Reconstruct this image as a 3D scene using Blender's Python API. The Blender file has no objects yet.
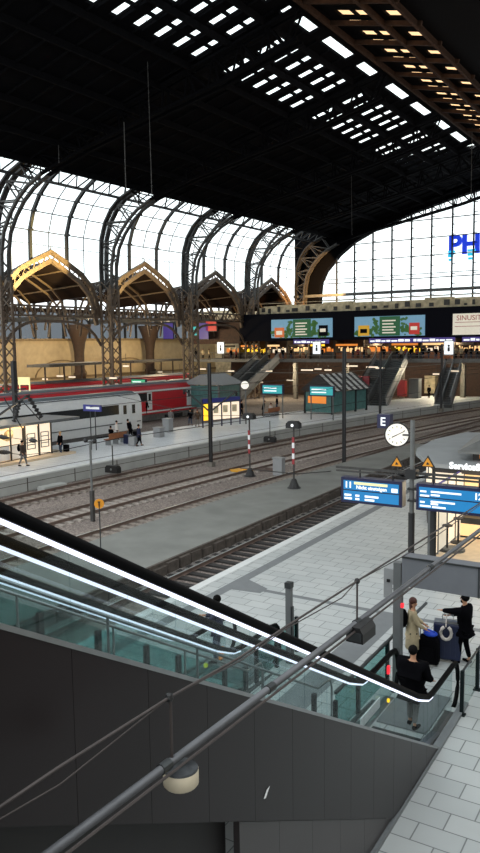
import bpy, bmesh, math, random
from math import sin, cos, radians, pi, hypot, atan2, sqrt
from mathutils import Vector, Matrix
random.seed(7)
S = bpy.context.scene
COL = S.collection
# ------------------------------------------------------------------ camera calibration
F, PITCH, ROLL, HEAD, EYE = 740.0, radians(6.43), radians(.8), radians(31.5), 8.1
_f = Vector((0, cos(PITCH), -sin(PITCH))); _d = Vector((0, -sin(PITCH), -cos(PITCH))); _r = Vector((1, 0, 0))
_r2 = _r*cos(ROLL)+_d*sin(ROLL); _d2 = -_r*sin(ROLL)+_d*cos(ROLL)
def _rot(v): return Vector((v.x*cos(HEAD)-v.y*sin(HEAD), v.x*sin(HEAD)+v.y*cos(HEAD), v.z))
RT, DN, FW = _rot(_r2), _rot(_d2), _rot(_f)
cam = bpy.data.cameras.new('camera'); camo = bpy.data.objects.new('camera', cam); COL.objects.link(camo)
camo.matrix_world = Matrix(((RT.x, -DN.x, -FW.x, 0), (RT.y, -DN.y, -FW.y, 0), (RT.z, -DN.z, -FW.z, EYE), (0, 0, 0, 1)))
cam.sensor_fit = 'VERTICAL'; cam.sensor_height = 36; cam.lens = 36*F/853.0
cam.clip_start = .05; cam.clip_end = 1000
S.camera = camo
def _ray(x, y): return RT*(x-240)+DN*(y-426.5)+FW*F
def onz(x, y, z=0): v = _ray(x, y); t = (z-EYE)/v.z; return Vector((v.x*t, v.y*t, z))
def onx(x, y, X): v = _ray(x, y); t = X/v.x; return Vector((X, v.y*t, EYE+v.z*t))
def ony(x, y, Y): v = _ray(x, y); t = Y/v.y; return Vector((v.x*t, Y, EYE+v.z*t))
HB = radians(1.8)
def b2w(p): return (p[0]*cos(HB)+p[1]*sin(HB), -p[0]*sin(HB)+p[1]*cos(HB), p[2])
# ------------------------------------------------------------------ materials
def srgb(c):
    if isinstance(c, str): c = tuple(int(c[i:i+2], 16)/255 for i in (1, 3, 5))
    return tuple((v/12.92 if v <= .04045 else ((v+.055)/1.055)**2.4) for v in c)
MATS = {}
def mat(name, c, rough=.6, metal=0, var=.12, scale=3, spec=.5, emit=None, es=0, alpha=1, bump=0):
    m = bpy.data.materials.new(name); m.use_nodes = True; nt = m.node_tree; n = nt.nodes; l = nt.links
    b = n['Principled BSDF']; col = srgb(c)
    b.inputs['Roughness'].default_value = rough; b.inputs['Metallic'].default_value = metal
    b.inputs['Specular IOR Level'].default_value = spec
    tc = n.new('ShaderNodeTexCoord'); nz = n.new('ShaderNodeTexNoise'); nz.inputs['Scale'].default_value = scale; nz.inputs['Detail'].default_value = 5
    l.new(tc.outputs['Object'], nz.inputs['Vector'])
    rp = n.new('ShaderNodeValToRGB'); l.new(nz.outputs['Fac'], rp.inputs['Fac'])
    rp.color_ramp.elements[0].position = .3; rp.color_ramp.elements[1].position = .7
    rp.color_ramp.elements[0].color = (*[v*(1-var) for v in col], 1); rp.color_ramp.elements[1].color = (*[min(1, v*(1+var)) for v in col], 1)
    l.new(rp.outputs['Color'], b.inputs['Base Color'])
    if bump:
        bp = n.new('ShaderNodeBump'); bp.inputs['Strength'].default_value = bump; l.new(nz.outputs['Fac'], bp.inputs['Height']); l.new(bp.outputs['Normal'], b.inputs['Normal'])
    if emit:
        for e_ in rp.color_ramp.elements: e_.color = (e_.color[0]*.4, e_.color[1]*.4, e_.color[2]*.4, 1)
        b.inputs['Emission Color'].default_value = (*srgb(emit), 1); b.inputs['Emission Strength'].default_value = es
    MATS[name] = m
    return m
def glassmat(name, tint, gloss=.08, rough=.03, gcol=(1, 1, 1)):
    m = bpy.data.materials.new(name); m.use_nodes = True; nt = m.node_tree; n = nt.nodes; l = nt.links
    for x in list(n): n.remove(x)
    o = n.new('ShaderNodeOutputMaterial'); t = n.new('ShaderNodeBsdfTransparent'); g = n.new('ShaderNodeBsdfGlossy'); mx = n.new('ShaderNodeMixShader')
    tc = n.new('ShaderNodeTexCoord'); nz = n.new('ShaderNodeTexNoise'); nz.inputs['Scale'].default_value = 1.5; l.new(tc.outputs['Object'], nz.inputs['Vector'])
    mr = n.new('ShaderNodeMapRange'); mr.inputs['To Min'].default_value = gloss*.7; mr.inputs['To Max'].default_value = gloss*1.3
    l.new(nz.outputs['Fac'], mr.inputs['Value']); l.new(mr.outputs['Result'], mx.inputs['Fac'])
    t.inputs['Color'].default_value = (*srgb(tint), 1); g.inputs['Roughness'].default_value = rough; g.inputs['Color'].default_value = (*gcol, 1)
    l.new(t.outputs[0], mx.inputs[1]); l.new(g.outputs[0], mx.inputs[2]); l.new(mx.outputs[0], o.inputs['Surface'])
    MATS[name] = m; return m
def pavemat(name, c1, c2, mortar, bw, bh, ms, rough=.5, rot=0, warp=.25):
    m = mat(name, c1, rough, var=.1, scale=.5); nt = m.node_tree; n = nt.nodes; l = nt.links; b = n['Principled BSDF']
    tc = n.new('ShaderNodeTexCoord'); mp = n.new('ShaderNodeMapping'); mp.inputs['Rotation'].default_value = (0, 0, rot); l.new(tc.outputs['Object'], mp.inputs['Vector'])
    br = n.new('ShaderNodeTexBrick'); l.new(mp.outputs['Vector'], br.inputs['Vector'])
    br.inputs['Scale'].default_value = 1; br.inputs['Brick Width'].default_value = bw; br.inputs['Row Height'].default_value = bh; br.inputs['Mortar Size'].default_value = ms
    br.inputs['Mortar Smooth'].default_value = .3; br.inputs['Bias'].default_value = -.2
    br.inputs['Color1'].default_value = (*srgb(c1), 1); br.inputs['Color2'].default_value = (*srgb(c2), 1); br.inputs['Mortar'].default_value = (*srgb(mortar), 1)
    nz = n.new('ShaderNodeTexNoise'); nz.inputs['Scale'].default_value = .6; nz.inputs['Detail'].default_value = 6; l.new(tc.outputs['Object'], nz.inputs['Vector'])
    mr = n.new('ShaderNodeMapRange'); mr.inputs['To Min'].default_value = 1-warp; mr.inputs['To Max'].default_value = 1+warp; l.new(nz.outputs['Fac'], mr.inputs['Value'])
    mx = n.new('ShaderNodeMixRGB'); mx.blend_type = 'MULTIPLY'; mx.inputs['Fac'].default_value = 1
    l.new(br.outputs['Color'], mx.inputs[1]); l.new(mr.outputs['Result'], mx.inputs[2]); l.new(mx.outputs[0], b.inputs['Base Color'])
    return m
def gravelmat(name, a, b_, c_, sc=14):
    m = mat(name, a, .95, var=.1); nt = m.node_tree; n = nt.nodes; l = nt.links; b = n['Principled BSDF']
    tc = n.new('ShaderNodeTexCoord'); vo = n.new('ShaderNodeTexVoronoi'); vo.inputs['Scale'].default_value = sc; l.new(tc.outputs['Object'], vo.inputs['Vector'])
    rp = n.new('ShaderNodeValToRGB'); cr = rp.color_ramp; cr.elements[0].color = (*srgb(a), 1); cr.elements[1].color = (*srgb(c_), 1); e = cr.elements.new(.5); e.color = (*srgb(b_), 1)
    sp = n.new('ShaderNodeSeparateColor'); l.new(vo.outputs['Color'], sp.inputs['Color']); l.new(sp.outputs[0], rp.inputs['Fac'])
    nz = n.new('ShaderNodeTexNoise'); nz.inputs['Scale'].default_value = .35; nz.inputs['Detail'].default_value = 4; l.new(tc.outputs['Object'], nz.inputs['Vector'])
    mr = n.new('ShaderNodeMapRange'); mr.inputs['To Min'].default_value = .6; mr.inputs['To Max'].default_value = 1.35; l.new(nz.outputs['Fac'], mr.inputs['Value'])
    mx = n.new('ShaderNodeMixRGB'); mx.blend_type = 'MULTIPLY'; mx.inputs['Fac'].default_value = 1
    l.new(rp.outputs['Color'], mx.inputs[1]); l.new(mr.outputs['Result'], mx.inputs[2]); l.new(mx.outputs[0], b.inputs['Base Color'])
    bp = n.new('ShaderNodeBump'); bp.inputs['Strength'].default_value = .5; bp.inputs['Distance'].default_value = .03; l.new(vo.outputs['Distance'], bp.inputs['Height']); l.new(bp.outputs['Normal'], b.inputs['Normal'])
    return m
M = MATS
pavemat('platform_paving', '#b0b4b3', '#a2a7a7', '#6e7272', .8, .5, .014, .45, 0, .1)
mat('paving_band', '#6e7274', .6, var=.08)
pavemat('far_paving', '#cdd2d6', '#c2c7cb', '#8d9194', 1.2, .8, .015, .5, 0, .12)
mat('platform_edge', '#c9cccb', .6, var=.05)
mat('platform_face', '#a3a5a1', .8, var=.1, scale=.8)
gravelmat('ballast', '#5f5650', '#7a706a', '#978c84')
gravelmat('ballast_grey', '#57534f', '#7b7672', '#a5a19b')
mat('lane_concrete', '#747672', .85, var=.15, scale=.7)
mat('lane_wall', '#4b443e', .9, var=.35, scale=4)
mat('rail_rust', '#5a4a42', .6, var=.2); mat('rail_top', '#a9aba9', .3, metal=.8, var=.05); mat('rail_top_rust', '#74655c', .5, var=.1)
mat('sleeper', '#8a8178', .9, var=.25, scale=5); mat('sleeper_pale', '#a09890', .9, var=.2, scale=5); mat('sleeper_dark', '#2c2a29', .9, var=.25, scale=5)
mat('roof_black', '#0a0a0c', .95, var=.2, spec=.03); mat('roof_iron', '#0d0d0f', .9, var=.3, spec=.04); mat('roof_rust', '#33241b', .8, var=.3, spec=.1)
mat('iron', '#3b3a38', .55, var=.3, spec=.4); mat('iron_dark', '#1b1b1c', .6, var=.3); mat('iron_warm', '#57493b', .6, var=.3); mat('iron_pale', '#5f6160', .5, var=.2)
mat('stone', '#b5a27e', .85, var=.1, scale=1.2); mat('stone_dark', '#7d6a4b', .85, var=.15); mat('aisle_roof', '#1d1512', .95, var=.3, scale=.3, spec=.05)
mat('cladding', '#1a1415', .33, var=.15, scale=.8, spec=.25); mat('void_shade', '#131112', .6); mat('lower_cladding', '#383434', .35, metal=.1, var=.1, scale=.8)
mat('rubber', '#030304', .6, var=.05, spec=.08); mat('steel', '#8e9192', .3, metal=.8, var=.1); mat('steel_dark', '#3d4041', .4, metal=.5, var=.1)
mat('post_green', '#101a1b', .5, spec=.2); mat('led', '#ffffff', .5, emit='#e4e8ff', es=1.5)
mat('navy', '#14163c', .4, var=.05); mat('navy_blue', '#2a2f7c', .5, var=.05); mat('screen_blue', '#1670ac', .4, emit='#1a80bd', es=.8); mat('screen_blue_dark', '#0a4f90', .4, emit='#0d5fa8', es=.6)
mat('white_lit', '#ffffff', .5, emit='#f4fbff', es=1.0); mat('amber_lit', '#f2e6a0', .5, emit='#f3eeb0', es=.9); mat('white_paint', '#e4e6e6', .5, var=.04)
mat('clock_face', '#fdfcf2', .5, emit='#fffbee', es=.75); mat('black', '#0b0b0c', .5, var=.1); mat('grey_panel', '#63666b', .5, var=.06); mat('grey_box', '#898b8c', .55, var=.06)
mat('grey_metal', '#6b6e6f', .45, metal=.4, var=.08); mat('yellow', '#e0a21c', .5, var=.05); mat('orange_sign', '#d9901f', .5, var=.06)
mat('red', '#8e2a30', .45, var=.08); mat('train_white', '#d5d8d8', .35, var=.04); mat('train_red', '#b8212c', .35, var=.08); mat('train_roof', '#4d565c', .6, var=.1); mat('train_dark', '#1c2023', .25, var=.2); mat('underframe', '#5c5a58', .8, var=.25)
mat('warm_lit', '#ffd9a0', .5, emit='#ffcf90', es=1.05); mat('warm_lit2', '#e08a40', .5, emit='#f08c38', es=.8); mat('cream_lit', '#fff0d8', .5, emit='#ffe9cc', es=.95); mat('yellow_lit', '#ffd23a', .5, emit='#ffc92e', es=1.4); mat('red_lit', '#ff4030', .5, emit='#ff3020', es=1.0)
mat('tail_red', '#ff3a3a', .5, emit='#ff3040', es=1.0); mat('sign_yellow_lit', '#ffd010', .5, emit='#ffc810', es=1.6); mat('purple_lit', '#3a3070', .5, emit='#5a48a8', es=.4); mat('teal_lit', '#2c9aa0', .5, emit='#3fc0c4', es=.6); mat('green_lit', '#3fae7c', .5, emit='#58cf9a', es=.6)
mat('facade_black', '#0b0d16', .8, var=.1, spec=.1); mat('cornice', '#c9bc9c', .8, var=.35, scale=1.5); mat('deck_concrete', '#6b675f', .8, var=.2); mat('shop_back', '#3a2418', .7, var=.4)
mat('kiosk_roof', '#868a8b', .7, var=.08, scale=.8); mat('kiosk_dark', '#34302d', .6, var=.1); mat('beige_floor', '#c8b59a', .5, var=.1)
mat('ad_sky', '#79a9c6', .5, emit='#79a9c6', es=.55); mat('ad_green', '#1c5a34', .5, emit='#1c5a34', es=.6); mat('ad_orange', '#d9703a', .5, emit='#d9703a', es=.6); mat('ad_yellow', '#d9a62c', .5, emit='#d9a62c', es=.6); mat('ad_red', '#c23028', .5, emit='#c23028', es=.6); mat('ad_foliage', '#3c6a34', .5, var=.6, scale=2, emit='#3c6a34', es=.5); mat('ad_cream', '#e9e2cf', .5, emit='#e9e2cf', es=.65); mat('ad_text', '#b04a3c', .5, emit='#b04a3c', es=.4)
mat('blue_letters', '#1b3fe0', .5, emit='#1b3fe0', es=.9); mat('cyan_letters', '#30c8f0', .5, emit='#30c8f0', es=1.0)
mat('skin', '#b98a6c', .6, var=.05); mat('hair_black', '#080707', .8, spec=.1); mat('hair_auburn', '#4a2219', .6); mat('hair_blond', '#b79a6a', .6); mat('hair_grey', '#7c7672', .6)
mat('cloth_black', '#07070a', .95, var=.15, scale=8, spec=.05); mat('cloth_navy', '#151b38', .85, var=.15); mat('cloth_beige', '#a89a7c', .85, var=.1); mat('cloth_grey', '#6b6a69', .85, var=.1); mat('cloth_jeans', '#2f3c52', .85); mat('cloth_white', '#c9c2bb', .85); mat('cloth_brown', '#3a2c24', .85); mat('cloth_knit', '#8d8478', .9, var=.3, scale=30); mat('cloth_red', '#7a2426', .85)
mat('case_navy', '#101b3c', .4, var=.1); mat('case_blue', '#1b49c8', .5, var=.1); mat('wood', '#8f5a38', .6, var=.2); mat('shelter_teal', '#4a7472', .35, var=.2); mat('lamp_shell', '#b8ad96', .6, var=.15); mat('lamp_lid', '#3c3f42', .7, var=.5, scale=12)
mat('pipe', '#58595c', .45, metal=.3, var=.2, scale=3); mat('cable', '#3a3331', .6, var=.2)
glassmat('sky_glass', '#f3f8f8', .04); glassmat('aisle_glass', '#54585c', .04); mat('pier_brown', '#3a2a1e', .8, var=.2); glassmat('dirty_sunlit_glass', '#e6b98a', .05)  # right-slope skylight tint: glass dirt plus warm sunlight put into the colour
glassmat('balustrade_glass', '#edf3f3', .03, .02); glassmat('clear_glass', '#edf3f2', .04, .02); glassmat('fence_glass', '#c4e0de', .035, .02)
# ------------------------------------------------------------------ mesh builder
ROOTLOC = {}
class MB:
    def __init__(s, tf=None): s.v = []; s.f = []; s.tf = tf
    def add(s, vs, fs):
        o = len(s.v)
        s.v += [tuple(s.tf(p)) if s.tf else tuple(p) for p in vs]
        s.f += [tuple(o+i for i in f) for f in fs]; return s
    def box(s, x0, x1, y0, y1, z0, z1):
        return s.add([(x, y, z) for x in (x0, x1) for y in (y0, y1) for z in (z0, z1)], [(0, 1, 3, 2), (4, 6, 7, 5), (0, 4, 5, 1), (2, 3, 7, 6), (0, 2, 6, 4), (1, 5, 7, 3)])
    def bar(s, p, q, w, h=None, up=(0, 0, 1)):
        h = h or w; p = Vector(p); q = Vector(q); d = (q-p)
        if d.length < 1e-6: return s
        d.normalize(); u = Vector(up)
        if abs(d.dot(u)) > .98: u = Vector((0, 1, 0))
        a = d.cross(u).normalized(); b = a.cross(d).normalized()
        vs = []
        for e in (p, q):
            for i, j in ((-1, -1), (1, -1), (1, 1), (-1, 1)): vs.append(e+a*(i*w/2)+b*(j*h/2))
        return s.add(vs, [(0, 3, 2, 1), (4, 5, 6, 7), (0, 1, 5, 4), (1, 2, 6, 5), (2, 3, 7, 6), (3, 0, 4, 7)])
    def cyl(s, p, q, r, n=10, r2=None):
        return s.tube([p, q], [r, r if r2 is None else r2], n)
    def tube(s, path, r, n=8):
        path = [Vector(p) for p in path]; rs = r if isinstance(r, (list, tuple)) else [r]*len(path)
        vs = []; fs = []
        for i, p in enumerate(path):
            d = (path[min(i+1, len(path)-1)]-path[max(i-1, 0)]).normalized()
            u = Vector((0, 0, 1)) if abs(d.z) < .95 else Vector((0, 1, 0))
            a = d.cross(u).normalized(); b = a.cross(d)
            for k in range(n): t = 2*pi*k/n; vs.append(p+a*(cos(t)*rs[i])+b*(sin(t)*rs[i]))
        for i in range(len(path)-1):
            for k in range(n): fs.append((i*n+k, i*n+(k+1) % n, (i+1)*n+(k+1) % n, (i+1)*n+k))
        fs.append(tuple(range(n-1, -1, -1))); o = (len(path)-1)*n; fs.append(tuple(o+k for k in range(n)))
        return s.add(vs, fs)
    def sweep(s, path, prof, up=(0, 0, 1), closed=True):
        """profile [(side, up)] swept along a path"""
        path = [Vector(p) for p in path]; n = len(prof); vs = []; fs = []; U = Vector(up)
        for i, p in enumerate(path):
            d = (path[min(i+1, len(path)-1)]-path[max(i-1, 0)]).normalized()
            a = d.cross(U).normalized(); b = a.cross(d)
            for (x, z) in prof: vs.append(p+a*x+b*z)
        for i in range(len(path)-1):
            for k in range(n): fs.append((i*n+k, i*n+(k+1) % n, (i+1)*n+(k+1) % n, (i+1)*n+k))
        fs.append(tuple(range(n-1, -1, -1))); o = (len(path)-1)*n; fs.append(tuple(o+k for k in range(n)))
        return s.add(vs, fs)
    def prism(s, poly, ax, a, b):
        n = len(poly)
        def P(u, v, w): return {'x': (w, u, v), 'y': (u, w, v), 'z': (u, v, w)}[ax]
        vs = [P(u, v, a) for u, v in poly]+[P(u, v, b) for u, v in poly]
        return s.add(vs, [tuple(range(n-1, -1, -1)), tuple(range(n, 2*n))]+[(i, (i+1) % n, n+(i+1) % n, n+i) for i in range(n)])
    def quad(s, a, b, c, d): return s.add([a, b, c, d], [(0, 1, 2, 3)])
    def ring(s, path, prof_r, n=8): return s
    def disc(s, c, r, axis, th, n=28):
        c = Vector(c); ax = Vector(axis).normalized()*th/2; return s.cyl(c-ax, c+ax, r, n)
    def lathe(s, c, prof, n=16):
        vs = []; fs = []
        for r, z in prof:
            for k in range(n): t = 2*pi*k/n; vs.append((c[0]+r*cos(t), c[1]+r*sin(t), c[2]+z))
        for i in range(len(prof)-1):
            for k in range(n): fs.append((i*n+k, i*n+(k+1) % n, (i+1)*n+(k+1) % n, (i+1)*n+k))
        fs.append(tuple(range(n-1, -1, -1))); o = (len(prof)-1)*n; fs.append(tuple(o+k for k in range(n)))
        return s.add(vs, fs)
    def sph(s, c, r, n=12, sc=(1, 1, 1)):
        prof = []; vs = []; fs = []; m = n//2
        for i in range(m+1):
            ph = -pi/2+pi*i/m
            for k in range(n): t = 2*pi*k/n; vs.append((c[0]+r*sc[0]*cos(ph)*cos(t), c[1]+r*sc[1]*cos(ph)*sin(t), c[2]+r*sc[2]*sin(ph)))
        for i in range(m):
            for k in range(n): fs.append((i*n+k, i*n+(k+1) % n, (i+1)*n+(k+1) % n, (i+1)*n+k))
        return s.add(vs, fs)
    def build(s, name, m, parent=None, smooth=False):
        off = Vector(ROOTLOC.get(parent.name, (0, 0, 0))) if parent else Vector((0, 0, 0))
        me = bpy.data.meshes.new(name); me.from_pydata([tuple(Vector(v)-off) for v in s.v], [], s.f)
        bm = bmesh.new(); bm.from_mesh(me); bmesh.ops.recalc_face_normals(bm, faces=bm.faces); bm.to_mesh(me); bm.free()
        if smooth:
            for p in me.polygons: p.use_smooth = True
        me.materials.append(M[m] if isinstance(m, str) else m)
        o = bpy.data.objects.new(name, me); COL.objects.link(o)
        if parent: o.parent = parent; ROOTLOC[o.name] = tuple(off)
        return o
def tag(o, label=None, cat=None, group=None, kind=None):
    if label: o['label'] = label
    if cat: o['category'] = cat
    if group: o['group'] = group
    if kind: o['kind'] = kind
    return o
def thing(name, label, cat, loc=(0, 0, 0), group=None):
    o = bpy.data.objects.new(name, None); COL.objects.link(o); o.location = loc; o.empty_display_size = .2
    ROOTLOC[o.name] = tuple(loc); return tag(o, label, cat, group)
def solo(mb, name, m, label, cat, group=None, smooth=False):
    return tag(mb.build(name, m, None, smooth), label, cat, group)
def struct(mb, name, m): return tag(mb.build(name, m), kind='structure')
def copy_tree(o, parent=None):
    c = o.copy(); COL.objects.link(c)
    if parent: c.parent = parent
    for ch in list(o.children): copy_tree(ch, c)
    return c
def dup(o, loc, rz=0, label=None, group=None, sc=None):
    c = copy_tree(o); c.location = loc; c.rotation_euler = (0, 0, rz); ROOTLOC[c.name] = tuple(loc)
    if label: c['label'] = label
    if group: c['group'] = group
    if sc: c.scale = (sc, sc, sc)
    return c
def textobj(txt, size, ext, m, mtx, parent=None, name='lettering', bold=0, width=None):
    cu = bpy.data.curves.new('t', 'FONT'); cu.body = txt; cu.size = size; cu.extrude = ext; cu.offset = bold; cu.resolution_u = 3
    to = bpy.data.objects.new('t', cu); COL.objects.link(to); bpy.context.view_layer.update()
    me = bpy.data.meshes.new_from_object(to.evaluated_get(bpy.context.evaluated_depsgraph_get()))
    bpy.data.objects.remove(to); me.name = name
    xs = [v.co.x for v in me.vertices]; w = max(xs)-min(xs)
    if width: me.transform(Matrix.Diagonal((width/w, 1, 1, 1)))
    off = Vector(ROOTLOC.get(parent.name, (0, 0, 0))) if parent else Vector((0, 0, 0))
    me.transform(mtx); me.transform(Matrix.Translation(-off))
    me.materials.clear(); me.materials.append(M[m])
    o = bpy.data.objects.new(name, me); COL.objects.link(o)
    if parent: o.parent = parent; ROOTLOC[o.name] = tuple(off)
    return o
def face_negy(p, rz=0): return Matrix.Translation(Vector(p)) @ Matrix.Rotation(rz, 4, 'Z') @ Matrix.Rotation(pi/2, 4, 'X')
g = lambda y: .0016*max(0, y-20)**2 if y < 100 else .0016*6400+.256*(y-100)
def gdir(y): return atan2(.0032*max(0, min(y, 100)-20), 1)      # tangent angle toward +X
# ================================================================== GROUND, PLATFORMS
RAILZ = -.76
struct(MB().box(-110, 30, -15, 135, -1.3, -.98), 'floor', 'ballast')
pm = MB().box(-14.0, 25, -12, 60, -1.0, 0)
struct(pm, 'floor', 'platform_paving')
struct(MB().box(-14.02, -13.7, -12, 60, -.12, .004), 'trim_1', 'platform_edge')
struct(MB().box(-13.1, -12.72, -12, 60, -.01, .004), 'trim_2', 'paving_band')
struct(MB().box(-12.72, -3.9, 20.38, 20.6, -.01, .004).prism([(-13.1, 20.0), (-11.7, 20.2), (-11.7, 20.7), (-13.1, 21.4)], 'z', -.01, .005), 'trim_3', 'paving_band')
struct(MB().box(-7.75, -7.0, 14, 20.38, -.01, .004), 'trim_4', 'paving_band')
struct(MB().box(-15.0, -14.0, -12, 60, -1.0, -.97), 'trim_5', 'ballast_grey')
# service lane beside track 11
ys = [y for y in range(-12, 125, 4)]
lane = [(-17.6, -12)]+[(-17.6, 60)]+[(-22.3+g(y), y) for y in reversed([y for y in ys if y <= 60])]
struct(MB().prism(lane, 'z', -1.0, -.47), 'floor', 'lane_concrete')
struct(MB().box(-17.62, -17.5, -12, 60, -1.0, -.44), 'trim_6', 'lane_wall')
lw = MB()
for i in range(60):
    y = 10+i*.85; lw.box(-17.5, -17.42+random.random()*.12, y, y+.6+random.random()*.2, -1.0, -.6+random.random()*.1)
struct(lw, 'trim_7', 'lane_wall')
struct(MB().box(-17.4, -16.9, -12, 60, -1.0, -.93), 'trim_8', 'ballast_grey')
# far platform
fe = [(-35.6+g(y), y) for y in ys if y <= 108]
struct(MB().prism([(p[0], p[1]) for p in fe]+[(p[0]-9.6, p[1]) for p in reversed(fe)], 'z', -1.0, 0), 'floor', 'far_paving')
f1 = MB(); f2 = MB(); f3 = MB()
for (a, b) in zip(fe[:-1], fe[1:]):
    dx = (b[0]-a[0]); L = hypot(dx, 4)
    f1.bar((a[0]+.02, a[1], -.5), (b[0]+.02, b[1], -.5), .1, .92)
    f2.bar((a[0]-.1, a[1], -.03), (b[0]-.1, b[1], -.03), .5, .1)
    f3.bar((a[0]-1.3, a[1], .003), (b[0]-1.3, b[1], .003), .18, .01)
struct(f1, 'trim_9', 'platform_face'); struct(f2, 'trim_10', 'platform_edge'); struct(f3, 'trim_11', 'paving_band')
f4 = MB()
for (a, b) in zip(fe[:-1], fe[1:]): f4.bar((a[0]+.055, a[1], -.42), (b[0]+.055, b[1], -.42), .04, .035)
struct(f4, 'trim_12', 'lane_wall')
f5 = MB()
for (a, b) in zip(fe[:-1], fe[1:]):
    f5.box(a[0]+.0, a[0]+.1, a[1]-.025, a[1]+.025, -.96, -.06)
struct(f5, 'trim_28', 'lane_wall')
# further platforms
struct(MB().box(-67, -60, 10, 98, -1.0, 0), 'floor', 'far_paving')
struct(MB().box(-83, -73, 10, 98, -1.0, .0), 'floor', 'deck_concrete')
# ---- tracks
def track(x0, curve, y0, y1, label, sl_mat, top_mat, nsl=90, zz=-.97):
    r = thing('railway_track', label, 'track', (x0, y0, zz))
    gx = (lambda y: g(y)) if curve else (lambda y: 0)
    pth = [y0+i*3 for i in range(int((y1-y0)/3)+1)]
    for s in (-1, 1):
        pr = [(-.07, 0), (.07, 0), (.03, .04), (.035, .15), (-.035, .15), (-.03, .04)]
        ra = MB().sweep([(x0+gx(y)+s*.75, y, zz+.06) for y in pth], pr).build('rail', 'rail_rust', r)
        MB().sweep([(x0+gx(y)+s*.75, y, zz+.21) for y in pth], [(-.035, 0), (.035, 0), (.035, .015), (-.035, .015)]).build('rail_head', top_mat, ra)
    sp = MB().box(x0-1.3, x0+1.3, y0-.13, y0+.13, zz-.04, zz+.07)
    first = None
    n = 0; y = y0+.3
    yv = max(y0, 20)
    rest = MB()
    while y < y1:
        if y >= yv and n < nsl:
            if first is None:
                first = sp.build('sleeper', sl_mat, r); o = first
            else:
                o = first.copy(); COL.objects.link(o); o.parent = r
            o.location = (gx(y), y-y0, 0); o.rotation_euler = (0, 0, -gdir(y) if curve else 0); n += 1
        elif y > yv:
            c, s_ = cos(gdir(y)), sin(gdir(y)); rest.box(x0+gx(y)-1.3, x0+gx(y)+1.3, y-.13, y+.13, zz-.04, zz+.07)
        y += .65
    if rest.v: tag(rest.build('sleeper', sl_mat, r), kind='stuff')
    return r
track(-15.95, False, 8, 60, 'dark-sleepered railway track directly beside the near platform edge', 'sleeper_dark', 'rail_top')
track(-23.5, True, 8, 100, 'railway track along the far side of the grey service lane', 'sleeper', 'rail_top')
track(-28.1, True, 8, 100, 'rusty middle railway track between two strips of ballast', 'sleeper_pale', 'rail_top_rust')
track(-33.4, True, 8, 100, 'railway track at the foot of the far concrete platform wall', 'sleeper', 'rail_top_rust')
# crossover between middle tracks
cr = thing('crossover_track', 'crossover rails linking the two middle tracks in the distance', 'track', (-24, 60, -.97))
for dx in (0, 1.5):
    MB().sweep([(-23.9+dx+ (g(y)) + (y-50)*(-.1)+.9, y, -.9) for y in range(50, 96, 5)], [(-.04, 0), (.04, 0), (.04, .17), (-.04, .17)]).build('rail', 'rail_rust', cr)
# orange bits and stones between tracks
for i, (x, y, m_, l_) in enumerate([(240, 471, 'yellow', 'yellow cover plate lying in the ballast between tracks'), (262, 470, 'rail_rust', 'rusty scrap of metal lying in the ballast')]):
    p = onz(x, y, -.95); mb = MB().prism([(p.x-.7, p.y-.3), (p.x-.2, p.y-.55), (p.x+.6, p.y-.2), (p.x+.5, p.y+.3), (p.x-.3, p.y+.45)], 'z', -.97, -.84).box(p.x+.3, p.x+1.0, p.y-.1, p.y+.15, -.97, -.76)
    solo(mb, 'cover_plate' if i == 0 else 'scrap_metal', m_, l_, 'debris')
p = onz(52, 490, -.97)
mb = MB(); mb.bar((p.x, p.y-.9, -.8), (p.x+.1, p.y+.9, -.8), .7, .35)
solo(mb, 'concrete_block', 'platform_face', 'pale concrete block lying beside the far platform wall', 'block')
# ================================================================== HALL (building frame)
def bmb(): return MB(b2w)
YB = [36, 52.5, 69, 85.5, 102, 118.5]
GY = 120
# outer wall of the aisle
struct(bmb().box(-84.6, -84, 20, 125, -1, 9.0), 'wall_left', 'stone')
struct(bmb().box(-84.05, -83.8, 20, 125, 8.8, 9.15).box(-84.05, -83.85, 20, 125, 3.2, 3.5), 'trim_13', 'stone_dark')
struct(bmb().box(-84.5, -84.0, 20, 125, 13.0, 13.6).box(-84.5, -84.0, 20, 125, 15.0, 15.4), 'wall_left', 'aisle_roof')
w = bmb()
for yy in [22+i*2.75 for i in range(37)]:
    w.box(-84.25, -83.9, yy-.12, yy+.12, 9, 15.3)
    for k in range(6):
        a0, a1 = pi*k/6, pi*(k+1)/6
        w.bar((-84.05, yy+1.37-1.2*cos(a0), 11.2+1.0*sin(a0)), (-84.05, yy+1.37-1.2*cos(a1), 11.2+1.0*sin(a1)), .14)
struct(w, 'trim_14', 'iron_dark')
struct(bmb().quad((-84.2, 20, 9), (-84.2, 125, 9), (-84.2, 125, 13.0), (-84.2, 20, 13.0)), 'window_1', 'aisle_glass')
# arched relief lines on yellow wall
rl = bmb()
for yc in (62, 79, 94):
    for k in range(14):
        a0, a1 = pi*k/14, pi*(k+1)/14
        rl.bar((-83.95, yc-5.2*cos(a0), 3.3+2.6*sin(a0)), (-83.95, yc-5.2*cos(a1), 3.3+2.6*sin(a1)), .16)
struct(rl, 'trim_15', 'stone_dark')
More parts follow.
